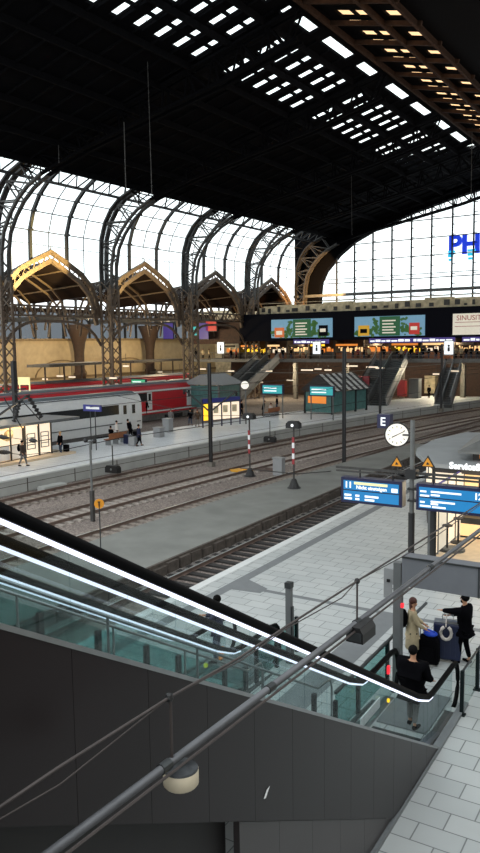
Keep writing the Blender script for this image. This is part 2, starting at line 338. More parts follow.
# big glass flank, curved
prof = [(-66, 14.2), (-66, 18), (-65.9, 21), (-65.2, 23), (-64.1, 24.6), (-62.6, 25.9), (-61.0, 26.8)]
US = [-1, -.93, -.83, -.62, -.3, 0, .3, .62, .83, .93, 1]; ZS = [11.5, 13.8, 15.2, 16.6, 17.8, 18.8, 17.8, 16.6, 15.2, 13.8, 11.5]
def archz(y):
    for y0, y1 in zip(YB[:-1], YB[1:]):
        if y0 <= y <= y1:
            u = (y-(y0+y1)/2)/((y1-y0)/2-.7)
            if abs(u) >= 1: return 11.5
            for k in range(10):
                if US[k] <= u <= US[k+1]: return ZS[k]+(ZS[k+1]-ZS[k])*(u-US[k])/(US[k+1]-US[k])
    return 14.2
gl = bmb()
ya = 36.0
while ya < 118.4:
    yb_ = min(ya+.825, 118.5); gl.quad((-65.98, ya, max(14.2, archz(ya))), (-65.98, yb_, max(14.2, archz(yb_))), (-65.96, yb_, 19), (-65.96, ya, 19)); ya = yb_
for (x0, z0), (x1, z1) in zip([(-65.96, 19)]+prof[2:-1], prof[2:]):
    gl.quad((x0, 30, z0), (x0, 118.5, z0), (x1, 118.5, z1), (x1, 30, z1))
struct(gl, 'window_2', 'sky_glass')
mul = bmb()
for yb in YB[:-1]:
    for i in range(1, 6):
        yy = yb+i*2.75; wd = .34 if i in (2, 4) else .08
        for (x0, z0), (x1, z1) in zip([(-66, archz(yy))]+prof[2:-1], prof[2:]): mul.bar((x0+.1, yy, z0), (x1+.1, yy, z1), wd, wd)
        if i in (2, 4):
            for (x0, z0) in prof[2:-1]: mul.box(x0-.05, x0+.5, yy-.22, yy+.22, z0-.12, z0+.12)
for k, (x0, z0) in enumerate(prof[2:]): mul.bar((x0+.08, 30, z0), (x0+.08, 118.5, z0), .1)
for z in (19.5,): mul.bar((-65.9, 30, z), (-65.9, 118.5, z), .06)
struct(mul, 'trim_16', 'iron_dark')
# top purlin girder lacing at top of the flank glass
lg = bmb()
for zz_, xx in ((25.5, -61.6), (27.0, -60.0)): lg.bar((xx, 30, zz_), (xx, 118.5, zz_), .22)
y = 30
while y < 118:
    lg.bar((-61.6, y, 25.5), (-60.0, y+1.3, 27.0), .14); lg.bar((-60.0, y+1.3, 27.0), (-61.6, y+2.6, 25.5), .14); y += 2.6
struct(lg, 'trim_17', 'iron_dark')
# skylight strip just above flank
struct(bmb().quad((-61.0, 30, 26.8), (-61.0, 118.5, 26.8), (-59.2, 118.5, 27.7), (-59.2, 30, 27.7)), 'window_3', 'sky_glass')
ms = bmb()
y = 30
while y < 118.5:
    ms.bar((-61, y, 26.8), (-59.2, y, 27.7), .5, .15); y += 2.06
ms.bar((-60.2, 30, 27.2), (-60.2, 118.5, 27.2), .25)
struct(ms, 'trim_18', 'iron_dark')
# ---- roof
def rz(x): return 34.0+.25*(x+28) if x < -28 else 34.0-.25*(x+28)
RY0, RY1 = 24, 121
def rbox(mb, x0, x1, y0, y1, t=.25, up=0):
    mb.add([(x, y, rz(x)+up+d) for x in (x0, x1) for y in (y0, y1) for d in (0, t)], [(0, 1, 3, 2), (4, 6, 7, 5), (0, 4, 5, 1), (2, 3, 7, 6), (0, 2, 6, 4), (1, 5, 7, 3)])
rf = bmb()
LC = [(-38.0, -36.45), (-36.3, -35.0), (-34.5, -33.05), (-32.9, -31.7)]
RC = [(-26.9, -25.6), (-25.4, -24.2), (-22.9, -21.6)]
for a, b in [(-59.3, -38.0), (-36.45, -36.3), (-35.0, -34.5), (-33.05, -32.9), (-31.7, -30.3), (-29.3, -28.001)]: rbox(rf, a, b, RY0, RY1)
for a, b in [(-28, -26.9), (-25.6, -25.4), (-24.2, -22.9), (-21.6, 12)]: rbox(rf, a, b, RY0, RY1)
y = RY0
while y < RY1:
    for a, b in LC: rbox(rf, a, b, y, min(RY1, y+1.1))
    y += 2.35
y = 28.8
rbox(rf, -26.9, -21.6, RY0, 28.8)
while y < RY1:
    for a, b in RC: rbox(rf, a, b, y, min(RY1, y+.5)); rbox(rf, a, b, y+1.9, min(RY1, y+3.0))
    y += 4.65
y = RY0
while y < RY1:
    rbox(rf, -30.3, -29.3, y, y+.35); rbox(rf, -30.3, -29.3, y+5.5, y+7.0) ; y += 16.5/3*1.27
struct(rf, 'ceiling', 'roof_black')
struct(bmb().box(12, 12.6, -25, 121, -1, 13), 'wall_right', 'stone_dark')
sg = bmb()
for k, (a, b, m_) in enumerate([(-38.0, -35.0, 'sky_glass'), (-34.5, -31.7, 'sky_glass'), (-30.3, -29.3, 'sky_glass'), (-26.9, -24.2, 'dirty_sunlit_glass'), (-22.9, -21.6, 'dirty_sunlit_glass')]):
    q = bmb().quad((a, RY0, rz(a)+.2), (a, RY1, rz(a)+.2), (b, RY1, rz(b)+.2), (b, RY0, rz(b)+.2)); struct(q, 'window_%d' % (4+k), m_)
# purlins / rafters below the roof skin
pu = bmb()
for x in (-58, -54, -50, -46, -42, -38.6, -34.7, -31.3): pu.bar((x, RY0, rz(x)-.35), (x, RY1, rz(x)-.35), .2, .55)
y = RY0+1.75
while y < RY1: pu.bar((-59, y, rz(-59)-.1), (-30.3, y, rz(-30.3)-.1), .12, .2); y += 2.35
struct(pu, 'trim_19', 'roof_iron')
pr_ = bmb()
for x in (-28.2, -23.55, -20.9): pr_.bar((x, RY0, rz(x)-.35), (x, RY1, rz(x)-.35), .22, .5)
y = 28.8+.25
while y < RY1: pr_.bar((-28.2, y, rz(-28.2)-.25), (-20.5, y, rz(-20.5)-.25), .25, .35); y += 4.65
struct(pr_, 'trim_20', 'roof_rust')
# ---- main arch trusses
outer = [(-65.2, -1), (-65.2, 8), (-65.2, 15), (-65.2, 18), (-65.0, 21), (-64.3, 22.9), (-63.2, 24.4), (-61.8, 25.5), (-59.5, 26.4), (-52, 28.0), (-44, 29.6), (-36, 31.4), (-28.5, 33.2)]
inner = [(-63.6, -1), (-63.6, 8), (-63.6, 15), (-63.5, 17.6), (-63.0, 19.8), (-62.0, 21.4), (-60.7, 22.8), (-59.2, 23.9), (-57.0, 24.9), (-51, 26.4), (-43.5, 27.8), (-35.8, 29.2), (-28.5, 31.0)]
def resample(pts, n):
    L = [0]
    for a, b in zip(pts[:-1], pts[1:]): L.append(L[-1]+hypot(b[0]-a[0], b[1]-a[1]))
    out = []
    for i in range(n+1):
        t = L[-1]*i/n; k = max(j for j in range(len(L)) if L[j] <= t+1e-9); k = min(k, len(pts)-2)
        u = (t-L[k])/(L[k+1]-L[k]); out.append((pts[k][0]+(pts[k+1][0]-pts[k][0])*u, pts[k][1]+(pts[k+1][1]-pts[k][1])*u))
    return out
names = ['leftmost lattice arch at the edge of the photo, nearest the camera', 'second lattice arch from the left, with a sunlit patch above its column', 'third lattice arch from the left, middle of the glazed flank', 'fourth lattice arch from the left, before the last glazed bay', 'last lattice arch against the end wall, glowing orange at its foot']
for i, yb in enumerate(YB[1:]):
    r = thing('arch_truss', names[i], 'roof truss', b2w((-64.5, yb, -1)), 'lattice arches of the train hall')
    for s in (-.45, .45):
        mo = bmb()
        mo2 = bmb()
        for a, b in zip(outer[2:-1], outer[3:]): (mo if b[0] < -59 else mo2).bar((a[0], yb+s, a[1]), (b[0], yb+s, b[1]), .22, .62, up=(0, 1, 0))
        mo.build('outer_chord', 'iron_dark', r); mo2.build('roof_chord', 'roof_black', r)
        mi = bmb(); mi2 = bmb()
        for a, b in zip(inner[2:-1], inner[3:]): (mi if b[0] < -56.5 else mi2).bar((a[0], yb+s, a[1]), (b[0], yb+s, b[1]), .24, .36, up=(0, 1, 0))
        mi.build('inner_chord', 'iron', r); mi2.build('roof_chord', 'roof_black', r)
    A = resample(outer[2:], 34); B = resample(inner[2:], 34); wa = bmb(); wb = bmb()
    for k in range(34):
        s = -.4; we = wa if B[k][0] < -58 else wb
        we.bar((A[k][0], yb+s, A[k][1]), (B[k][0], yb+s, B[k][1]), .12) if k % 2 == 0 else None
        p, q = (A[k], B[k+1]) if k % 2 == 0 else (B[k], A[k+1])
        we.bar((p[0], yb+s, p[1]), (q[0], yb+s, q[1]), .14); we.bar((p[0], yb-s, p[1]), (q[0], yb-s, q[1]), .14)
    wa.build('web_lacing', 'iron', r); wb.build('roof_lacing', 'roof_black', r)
    # lattice column below springing
    for (xx, ss) in ((-65.2, -.7), (-65.2, .7), (-63.6, -.7), (-63.6, .7)):
        bmb().bar((xx, yb+ss, -1), (xx, yb+ss, 15.4), .24).build('column_leg', 'iron_warm', r)
    cl = bmb(); z = -1; k = 0
    while z < 15:
        for ss in (-.7, .7): cl.bar((-65.2 if k % 2 else -63.6, yb+ss, z), (-63.6 if k % 2 else -65.2, yb+ss, z+1.3), .11)
        for xx in (-65.2, -63.6): cl.bar((xx, yb+(.7 if k % 2 else -.7), z), (xx, yb+(-.7 if k % 2 else .7), z+1.3), .11)
        z += 1.3; k += 1
    cl.build('column_lacing', 'iron_warm', r)
# ---- arcade gables between columns
gn = ['first gabled iron arch from the left, top edge lit yellow', 'second gabled iron arch, roof edge lit yellow on its left slope', 'third gabled iron arch from the left with a dark roof behind', 'fourth and smallest gabled iron arch next to the end wall']
for i in range(1, 5):
    y0, y1 = YB[i], YB[i+1]; ym = (y0+y1)/2; hw = (y1-y0)/2-.7
    r = thing('gable_arch', gn[i-1], 'arch', b2w((-66, ym, 11)), 'gabled arches of the side aisle')
    us = [-1, -.93, -.83, -.62, -.3, 0, .3, .62, .83, .93, 1]; zs = [11.5, 13.8, 15.2, 16.6, 17.8, 18.8, 17.8, 16.6, 15.2, 13.8, 11.5]
    up_ = [(ym+u*hw, z) for u, z in zip(us, zs)]; lo = [(ym+u*hw*.93, z-.95) for u, z in zip(us, zs)]
    for nm, pts, wd in (('upper_chord', up_, .42), ('lower_chord', lo, .36)):
        m_ = bmb()
        for a, b in zip(pts[:-1], pts[1:]): m_.bar((-65.6, a[0], a[1]), (-65.6, b[0], b[1]), .5, wd, up=(1, 0, 0))
        m_.build(nm, 'iron_warm', r)
    A = resample(up_, 26); B = resample(lo, 26); m_ = bmb()
    for k in range(26):
        p, q = (A[k], B[k+1]) if k % 2 == 0 else (B[k], A[k+1]); m_.bar((-65.5, p[0], p[1]), (-65.5, q[0], q[1]), .12)
    m_.build('web_lacing', 'iron_warm', r)
    bmb().lathe((-65.6, ym, 18.8), [(.12, 0), (.2, .2), (.06, .35), (.02, .7)], 8).build('finial', 'iron', r)
    # tie girder with lattice and braced arch below
    m_ = bmb()
    for z in (11.5, 12.6): m_.bar((-65.4, y0+.8, z), (-65.4, y1-.8, z), .22)
    y = y0+.8; k = 0
    while y < y1-1.2:
        m_.bar((-65.4, y, 11.5 if k % 2 else 12.6), (-65.4, y+.9, 12.6 if k % 2 else 11.5), .12); m_.bar((-65.4, y, 11.5), (-65.4, y, 12.6), .1); y += .9; k += 1
    m_.build('tie_girder', 'iron_warm', r)
    m_ = bmb(); n_ = 14
    for k in range(n_):
        def AP(t): return (ym-hw+2*hw*t, 8.0+2.9*(1-(2*t-1)**4))
        a, b = AP(k/n_), AP((k+1)/n_); m_.bar((-65.4, a[0], a[1]), (-65.4, b[0], b[1]), .3, .2, up=(1, 0, 0))
    m_.build('brace_arch', 'iron_warm', r)
    # aisle roof behind (gabled vault running outward) with trusses
    m_ = bmb()
    rp = [(y0+.3, 14.3), (y0+2.2, 15.6), (ym, 17.9), (y1-2.2, 15.6), (y1-.3, 14.3)]; zb = lambda z: 13.7+(z-14.3)*.75
    for a, b in zip(rp[:-1], rp[1:]): m_.quad((-65.9, a[0], a[1]), (-79, a[0], zb(a[1])), (-79, b[0], zb(b[1])), (-65.9, b[0], b[1]))
    m_.build('roof_skin', 'aisle_roof', r)
    for xx in (-71, -77):
        m_ = bmb()
        for pts in (up_, lo):
            for a, b in zip(pts[:-1], pts[1:]): m_.bar((xx, a[0], a[1]-1.3), (xx, b[0], b[1]-1.3), .2, .2, up=(1, 0, 0))
        m_.build('rib', 'iron_warm', r)
    m_ = bmb()
    for t in (.15, .35, .65, .85):
        yy = y0+(y1-y0)*t; zz_ = 14.6+(3.3 if t in (.35, .65) else 1.3)*.7
        m_.bar((-66, yy, zz_), (-79, yy, zz_-.8), .15)
    m_.build('purlin', 'iron_warm', r)
    # tie across aisle & tree column
struct(bmb().box(-84, -66, 69-.2, 69+.2, 11.4, 12.0).box(-84, -66, 85.3, 85.7, 11.4, 12.0).box(-84, -66, 102-.2, 102.2, 11.4, 12.0).box(-84, -66, 52.3, 52.7, 11.4, 12.0), 'trim_21', 'iron')
for yb, lb in ((63.8+17, 'dark flared stone pier in front of the yellow wall, first bay'), (63.8+17*1.97, 'dark flared pier further along the yellow wall, beside the passage')):
    r = thing('flared_pier', lb, 'pier', b2w((-82, yb, -1)))
    bmb().lathe((-82, yb, -1), [(.9, 0), (.9, 4.6), (1.0, 4.8), (.75, 5.0), (.75, 8.0), (.95, 9.4), (1.4, 10.8), (2.0, 12.2)], 14).build('shaft', 'pier_brown', r, True)
    bmb().lathe((-82, yb, 2.0), [(1.02, 0), (1.08, .3), (1.0, .5)], 14).build('collar', 'iron', r)
# ---- end gable
arch = [(-66, 14.39), (-61.2, 14.4), (-61.1, 16.8), (-60.9, 18.5), (-59.9, 20.4), (-57.4, 23.0), (-54.6, 25.0), (-51.3, 26.5), (-47.9, 27.6), (-44.6, 28.7), (-41, 29.6), (-37.7, 30.4), (-34.2, 31.1), (-28, 31.9), (-20, 30.6), (-10, 28), (0, 24)]
def az(x):
    for a, b in zip(arch[:-1], arch[1:]):
        if a[0] <= x <= b[0]: return a[1]+(b[1]-a[1])*(x-a[0])/(b[0]-a[0])
    return 20
gl = bmb()
for a, b in zip(arch[1:-1], arch[2:]): gl.quad((a[0], GY, 14.4), (b[0], GY, 14.4), (b[0], GY, b[1]), (a[0], GY, a[1]))
struct(gl, 'window_9', 'sky_glass')
gw = bmb()
for a, b in zip(arch[:-1], arch[1:]):
    gw.add([(a[0], yy, z) for yy in (GY-.8, GY+.6) for z in (a[1], 38)]+[(b[0], yy, z) for yy in (GY-.8, GY+.6) for z in (b[1], 38)], [(0, 1, 3, 2), (4, 5, 7, 6), (0, 4, 6, 2), (0, 1, 5, 4), (2, 3, 7, 6)])
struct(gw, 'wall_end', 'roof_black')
gm = bmb()
xs = [-57.95+3.39*i for i in range(18)]
for x in xs:
    gm.box(x-.11, x+.11, GY-.35, GY-.05, 14.4, az(x)+.3)
    z = 15.6
    while z < az(x)-.5: gm.box(x-.05, x+.55, GY-.3, GY-.15, z-.06, z+.06); z += 1.55
for z, t in ((18.3, .09), (19.0, .07), (21.9, .08), (24.7, .09), (27.6, .09), (15.4, .08)):
    x0 = min([x for x in [-62+.5*k for k in range(100)] if az(x) > z]); gm.bar((x0, GY-.15, z), (0, GY-.15, z), t*1.6)
struct(gm, 'trim_22', 'iron_dark')
struct(bmb().box(-66, 2, GY-1.4, GY-.3, 16.0, 16.45), 'trim_23', 'iron_pale')
struct(bmb().box(-90, 2, GY-.6, GY+.5, -1, 14.4), 'wall_end', 'cornice')
# sill stanchions
for px, lb in ((397, 'pale post standing in front of the end window, left of the blue letters'),):
    pass
# big blue letters
sg_ = thing('neon_letters', 'giant blue illuminated letters outside the end window', 'sign', b2w((-38.6, GY+.9, 20.9)))
mtx = Matrix.Translation(Vector(b2w((-38.6, GY+.9, 21.9)))) @ Matrix.Rotation(-HB, 4, 'Z') @ Matrix.Rotation(pi/2, 4, 'X')
textobj('PHILIPS', 4.2, .25, 'blue_letters', mtx, sg_, 'lettering', bold=.14)
cy = bmb()
for x0, x1 in ((-38.45, -37.35), (-35.3, -34.1)):
    cy.box(x0+.0, x1, GY+.3, GY+.7, 22.1, 22.4).box(x0, x1-.3, GY+.3, GY+.7, 21.4, 21.85).box(x0+.1, x1-.5, GY+.3, GY+.7, 20.8, 21.15)
tag(cy.build('glowing_base', 'cyan_letters', sg_), 'cyan glowing lower ends of the letters')
# ---- bridge concourse at far end
YD = 100.0; DZ = 5.5
struct(bmb().box(-76, 2, YD, GY-.6, DZ-.4, DZ), 'floor', 'deck_concrete')
struct(bmb().box(-76, 2, YD-.15, YD+.1, DZ-.42, DZ+.1), 'trim_24', 'iron_pale')
struct(bmb().box(-66.2, 2, 101, 101.4, 8.35, 12.6), 'wall_end', 'facade_black')
struct(bmb().box(-66.2, 2, 101.4, 112, 12.0, 12.5), 'ceiling', 'facade_black')
struct(bmb().box(-66.2, 2, 107, 107.5, DZ, 12.0), 'wall_end', 'shop_back')
struct(bmb().box(-76, -66.2, 101.4, 107, 8.0, 12.0), 'wall_left', 'shop_back')
# under-deck dark back
struct(bmb().box(-76, 2, 113, 113.4, -1, DZ-.7), 'wall_end', 'shop_back')
co = bmb().box(-64, 2, 103, 103.3, 12.5, 13.7)
x = -63
while x < 0:
    w_ = 2.2+random.random()*2.8; co.box(x, x+w_, 103.3, 104.5, 12.5, 13.8+random.random()*.35); x += w_+.2
co.bar((-64, 103, 14.3), (0, 103, 14.3), .08)
struct(co, 'trim_25', 'cornice')
cd = bmb(); x = -63
while x < 0:
    w_ = .25+random.random()*.7; z_ = 12.7+random.random()*.3; cd.box(x, x+w_, 102.7, 102.98, z_, z_+.25+random.random()*.55); x += w_+.5+random.random()*1.1
struct(cd, 'trim_26', 'iron')
for k in range(7):
    xx = -58+k*9
    struct(bmb().box(xx-.3, xx+.3, 104.5, 105.1, -1, DZ-.7), 'trim_27', 'deck_concrete')
# railing on deck
dr = thing('deck_railing', 'thin metal railing along the front edge of the far upper deck', 'railing', b2w((-50, YD+.2, DZ)))
m_ = bmb()
for z in (.55, 1.1): m_.bar((-76, YD+.25, DZ+z), (-1, YD+.25, DZ+z), .06)
m_.build('rail', 'iron_pale', dr)
m_ = bmb(); x = -75.5
while x < -1: m_.box(x-.03, x+.03, YD+.22, YD+.28, DZ, DZ+1.1); x += 2.2
m_.build('baluster', 'iron_pale', dr)
# adverts
def advert(x0, x1, label, kind):
    r = thing('advertising_screen', label, 'billboard', b2w((x0, 100.9, 8.75)), 'advertising screens above the far shops' if kind != 't' else None)
    Yf = 100.95
    if kind == 't':
        bmb().box(x0, x1, Yf-.1, Yf, 8.8, 11.65).build('panel', 'ad_cream', r)
        mt = Matrix.Translation(Vector(b2w((x0+.5, Yf-.14, 10.75)))) @ Matrix.Rotation(-HB, 4, 'Z') @ Matrix.Rotation(pi/2, 4, 'X')
        textobj('SINUSITIS', .95, .02, 'ad_text', mt, r, 'lettering')
        m_ = bmb()
        for z in (10.45, 9.9): m_.box(x0+.3, x1-.3, Yf-.14, Yf-.1, z, z+.07)
        m_.build('rule_line', 'ad_text', r); return
    L = x1-x0
    bmb().box(x0, x1, Yf-.1, Yf, 8.8, 11.65).build('panel', 'ad_sky', r)
    fo = bmb()
    for k in range(60):
        cx = x0+.1+L*random.random()*.94; fo.disc((cx, Yf-.11, 8.95+random.random()*.9), .12+.2*random.random(), (0, 1, 0), .02, 9)
    for k in range(40):
        cx = x0+L*(.27+.08*random.random()) if k % 2 else x0+L*(.68+.08*random.random()); fo.disc((cx, Yf-.115, 9.3+random.random()*2.0), .12+.2*random.random(), (0, 1, 0), .02, 9)
    fo.build('foliage_picture', 'ad_foliage', r)
    bmb().box(x0+L*.37, x0+L*.66, Yf-.16, Yf-.1, 8.85, 11.6).build('text_field', 'ad_green', r)
    m_ = bmb()
    for k, z in enumerate((10.9, 10.45, 10.0, 9.6, 9.2)): m_.box(x0+L*.41, x0+L*(.6-.03*(k % 2)), Yf-.19, Yf-.16, z, z+.18)
    m_.build('text_line', 'ad_cream', r)
    a = 'ad_orange' if kind == 'a' else 'ad_yellow'
    bmb().box(x0+L*.06, x0+L*.22, Yf-.2, Yf-.1, 8.9, 10.4).build('picture_card', a, r)
    bmb().box(x0+L*.09, x0+L*.19, Yf-.22, Yf-.2, 9.3, 9.9).build('card_emblem', 'ad_cream' if kind == 'a' else 'facade_black', r)
    bmb().box(x0+L*.79, x0+L*.93, Yf-.2, Yf-.1, 9.0, 10.6).build('picture_card', 'facade_black' if kind == 'a' else 'ad_red', r)
    bmb().box(x0+L*.81, x0+L*.9, Yf-.22, Yf-.2, 9.6, 10.1).build('card_emblem', 'ad_cream', r)
advert(-60.1, -49.5, 'green advertising screen with orange card, above the shops at the left', 'a')
advert(-45.9, -35.3, 'green advertising screen with yellow and red cards, middle of the dark band', 'b')
advert(-31.4, -18, 'cream advertising panel with red lettering at the right edge', 't')
# purple destination strips
for k, (a, b) in enumerate([(-56, -50), (-43.5, -37), (-37, -31), (-30, -24)]):
    r = thing('departure_strip', ['leftmost purple departure strip under the first green screen', 'purple departure strip under the second green screen', 'purple departure strip between green screen and cream panel', 'purple departure strip under the cream panel'][k], 'display', b2w((a, 100.8, 8.0)), 'purple departure strips')
    bmb().box(a, b, 100.6, 100.8, 7.85, 8.5).build('housing', 'purple_lit', r)
    m_ = bmb(); x = a+.2
    while x < b-.5: w_ = .3+random.random()*.6; m_.box(x, x+w_, 100.55, 100.6, 8.0, 8.2+random.random()*.15); x += w_+.15
    m_.build('dash_text', 'white_lit', r)
# shops (lit fronts)
shopm = ['warm_lit', 'warm_lit2', 'yellow_lit', 'cream_lit', 'warm_lit', 'warm_lit2']
x = -72; k = 0
desc = ['orange', 'golden', 'yellow', 'cream', 'amber']
order = ['leftmost', 'second', 'third', 'fourth', 'fifth', 'sixth', 'seventh', 'eighth', 'ninth', 'tenth', 'eleventh', 'twelfth', 'thirteenth', 'fourteenth']
while x < -20:
    w_ = 3.8+random.random()*1.4
    r = thing('shop_front', '%s shop front from the left glowing on the far upper deck' % order[min(k, 13)], 'shop', b2w((x, 104, DZ)), 'lit shop fronts on the far deck')
    bmb().box(x, x+w_-.2, 104.3, 106.9, DZ, DZ+.9).build('counter', ['shop_back', 'kiosk_dark', 'wood'][k % 3], r)
    bmb().box(x+.1, x+w_*(.45+.4*random.random()), 104.0, 104.4, DZ+1.95, DZ+2.25).build('fascia', shopm[(k*5) % 6] if k % 3 else 'kiosk_dark', r)
    m_ = bmb(); xx = x+.2
    while xx < x+w_-.8: ww = .3+random.random()*.7; m_.box(xx, xx+ww, 105.5, 105.7, DZ+.9+random.random()*.3, DZ+1.5+random.random()*.3); xx += ww+.15+random.random()*.3
    m_.build('display_shelf', shopm[(k+1) % 6], r)
    bmb().box(x+w_-.2, x+w_, 103.8, 107, DZ, DZ+2.9).build('partition', 'kiosk_dark', r)
    m_ = bmb()
    for q in range(3): m_.sph((x+.7+q*w_/3.3, 103.9, DZ+1.72), .13, 8)
    m_.build('pendant_lamp', 'warm_lit', r)
    x += w_; k += 1
# white poster boards on deck
for px, lb in ((317, 'white poster display with a black figure on the far deck, left one'), (449, 'white poster display with a black figure on the far deck, right one'), (221, 'white poster display on the far deck behind the lattice column')):
    p = ony(px, 348, 99.8); r = thing('poster_display', lb, 'poster', (p.x, p.y, p.z-.8), 'poster displays hung on the deck edge')
    MB().box(p.x-.7, p.x+.7, p.y-.1, p.y, p.z-1.0, p.z+1.0).build('frame', 'grey_metal', r)
    MB().box(p.x-.6, p.x+.6, p.y-.14, p.y-.1, p.z-.85, p.z+.9).build('poster', 'white_lit', r)
    MB().disc((p.x, p.y-.16, p.z+.3), .16, (0, 1, 0), .02, 10).box(p.x-.15, p.x+.15, p.y-.17, p.y-.14, p.z-.45, p.z+.1).build('figure_print', 'black', r)
# screens in far left concourse
for k, (px, py, w_, h_, m_, lb) in enumerate([(203, 331, 2.0, 2.6, 'purple_lit', 'tall purple screen seen through the third aisle arch'), (211, 326, 2.0, 1.6, 'ad_red', 'pink advertising screen beside the tall purple one'), (168, 331, 2.0, 2.6, 'purple_lit', 'lilac screen beyond the second aisle arch'), (195, 331, 1.4, 1.4, 'teal_lit', 'turquoise screen glowing in the third aisle arch')]):
    p = ony(px, py, 101.5); r = thing('wall_screen', lb, 'screen', tuple(p)); MB().box(p.x-w_/2, p.x+w_/2, p.y, p.y+.15, p.z-h_/2, p.z+h_/2).build('screen', m_, r); MB().box(p.x-w_/2-.1, p.x+w_/2+.1, p.y+.1, p.y+.3, p.z-h_/2-.1, p.z+h_/2+.1).build('housing', 'black', r)
# ================================================================== TRAINS
def train(x0, y0, y1, ang, label, body, kind):
    r = thing('train', label, 'train', (x0, y0, -.9))
    c, s_ = cos(ang), sin(ang); L = y1-y0
    def tf(p): return (x0+p[0]*c+p[1]*s_, y0-p[0]*s_+p[1]*c, p[2])
    pf = [(0, -.1), (.03, 1.0), (.02, 2.0), (-.02, 2.6), (-.2, 3.05), (-.5, 3.35), (-.95, 3.5), (-1.45, 3.55), (-1.95, 3.5), (-2.4, 3.35), (-2.7, 3.05), (-2.88, 2.6), (-2.93, 1.0), (-2.9, -.1)]
    MB(tf).prism([(u, v) for u, v in pf], 'y', 0, L).build('car_body', body, r)
    MB(tf).prism([(-.36, 3.26), (-.95, 3.58), (-1.95, 3.58), (-2.54, 3.26)], 'y', .3, L-.3).build('roof', 'train_roof', r)
    MB(tf).box(-2.8, -.1, .5, L-.5, -.85, -.1).build('underframe', 'underframe', r)
    for yy in (L-4.5, L-19, 4):
        b = MB(tf).box(-2.7, -.05, yy-1.7, yy+1.7, -.85, -.35).build('bogie', 'train_dark', r)
    bands = [(2.2, L-3.2)] if kind == 'ice' else [(1.2+k*6.2, 5.6+k*6.2) for k in range(int((L-3)/6.2))]
    for a, b in bands:
        MB(tf).prism([(.05, 1.55), (.05, 2.45), (-.06, 2.45), (-.06, 1.55)], 'y', a, b).build('window_band', 'train_dark', r)
    for yy in ((L-1.2, L-2.4) if kind == 'ice' else (L-1.6, L-9, L-18, L-26)):
        d = MB(tf).box(-.01, .055, yy-.42, yy+.42, .45, 2.55).build('door', body if kind == 'ice' else 'train_white', r)
        MB(tf).box(.055, .07, yy-.22, yy+.22, 1.5, 2.35).build('door_window', 'train_dark', d)
    if kind == 'ice':
        MB(tf).box(.02, .05, .5, L-.2, .62, .72).build('trim_stripe', 'grey_metal', r)
    else:
        MB(tf).box(.0, .06, .3, L-.3, 2.5, 2.75).build('upper_stripe', 'train_white', r)
        MB(tf).box(-2.6, -.3, L, L+.08, .9, 2.3).build('end_window', 'train_dark', r)
        MB(tf).box(.02, .06, .3, L-.3, .1, .3).build('lower_stripe', 'train_white', r)
    return r
train(-47.6, 30, 56.8, radians(3.2), 'white high-speed train car with dark window band at the far platform', 'train_white', 'ice')
train(-56.6, 26, 77.5, radians(3), 'red regional train standing behind the white train', 'train_red', 'reg')
train(-70, 60, 96, radians(4), 'second red regional train half hidden behind shelters further back', 'train_red', 'reg')
# ================================================================== MASTS, SIGNALS
def mast(px, pyb, pyt, z0, w, label, arms=True, xk=None):
    p = onz(px, pyb, z0); top = ony(px, pyt, p.y).z
    r = thing('catenary_mast', label, 'mast', tuple(p))
    m_ = MB(); m_.box(p.x-w/2, p.x-w/2+.05, p.y-w/3, p.y+w/3, z0, top).box(p.x+w/2-.05, p.x+w/2, p.y-w/3, p.y+w/3, z0, top).box(p.x-w/2, p.x+w/2, p.y-.03, p.y+.03, z0, top)
    m_.build('pole', 'iron_dark', r)
    MB().box(p.x-w, p.x+w, p.y-w, p.y+w, z0-.05, z0+.3).build('base_plate', 'deck_concrete', r)
    if arms:
        for s in (-1, 1):
            m_ = MB(); m_.bar((p.x, p.y, top-3.6), (p.x+s*2.3, p.y, top-2.0), .09); m_.bar((p.x, p.y, top-2.0), (p.x+s*2.3, p.y, top-2.0), .07)
            a = m_.build('cantilever_arm', 'iron_dark', r)
            MB().lathe((p.x+s*2.3, p.y, top-2.35), [(.05, 0), (.13, .05), (.05, .1), (.13, .16), (.05, .22), (.13, .28), (.05, .35)], 8).build('insulator', 'iron_dark', a)
    return r
mast(344, 468, 348, -.95, .24, 'tall dark mast rising between the tracks in the middle of the yard', False)
mast(211, 466, 363, -.95, .24, 'dark mast with spread arms in front of the lit timetable cases')
mast(380, 425, 352, -.3, .22, 'thin mast behind the blue letter sign above the tracks', False)
mast(441, 411, 344, -.3, .24, 'thin mast at the far platform edge near the right side', False)
p = onx(15, 400, -44.5)
r = thing('catenary_mast', 'dark mast standing behind the lit platform kiosk at far left', 'mast', (p.x, p.y, 0)); MB().box(p.x-.15, p.x+.15, p.y-.15, p.y+.15, 0, ony(15, 361, p.y).z).build('pole', 'iron_dark', r); MB().bar((p.x-1.2, p.y, 4.6), (p.x+1.2, p.y, 4.9), .1).build('cantilever_arm', 'iron_dark', r)
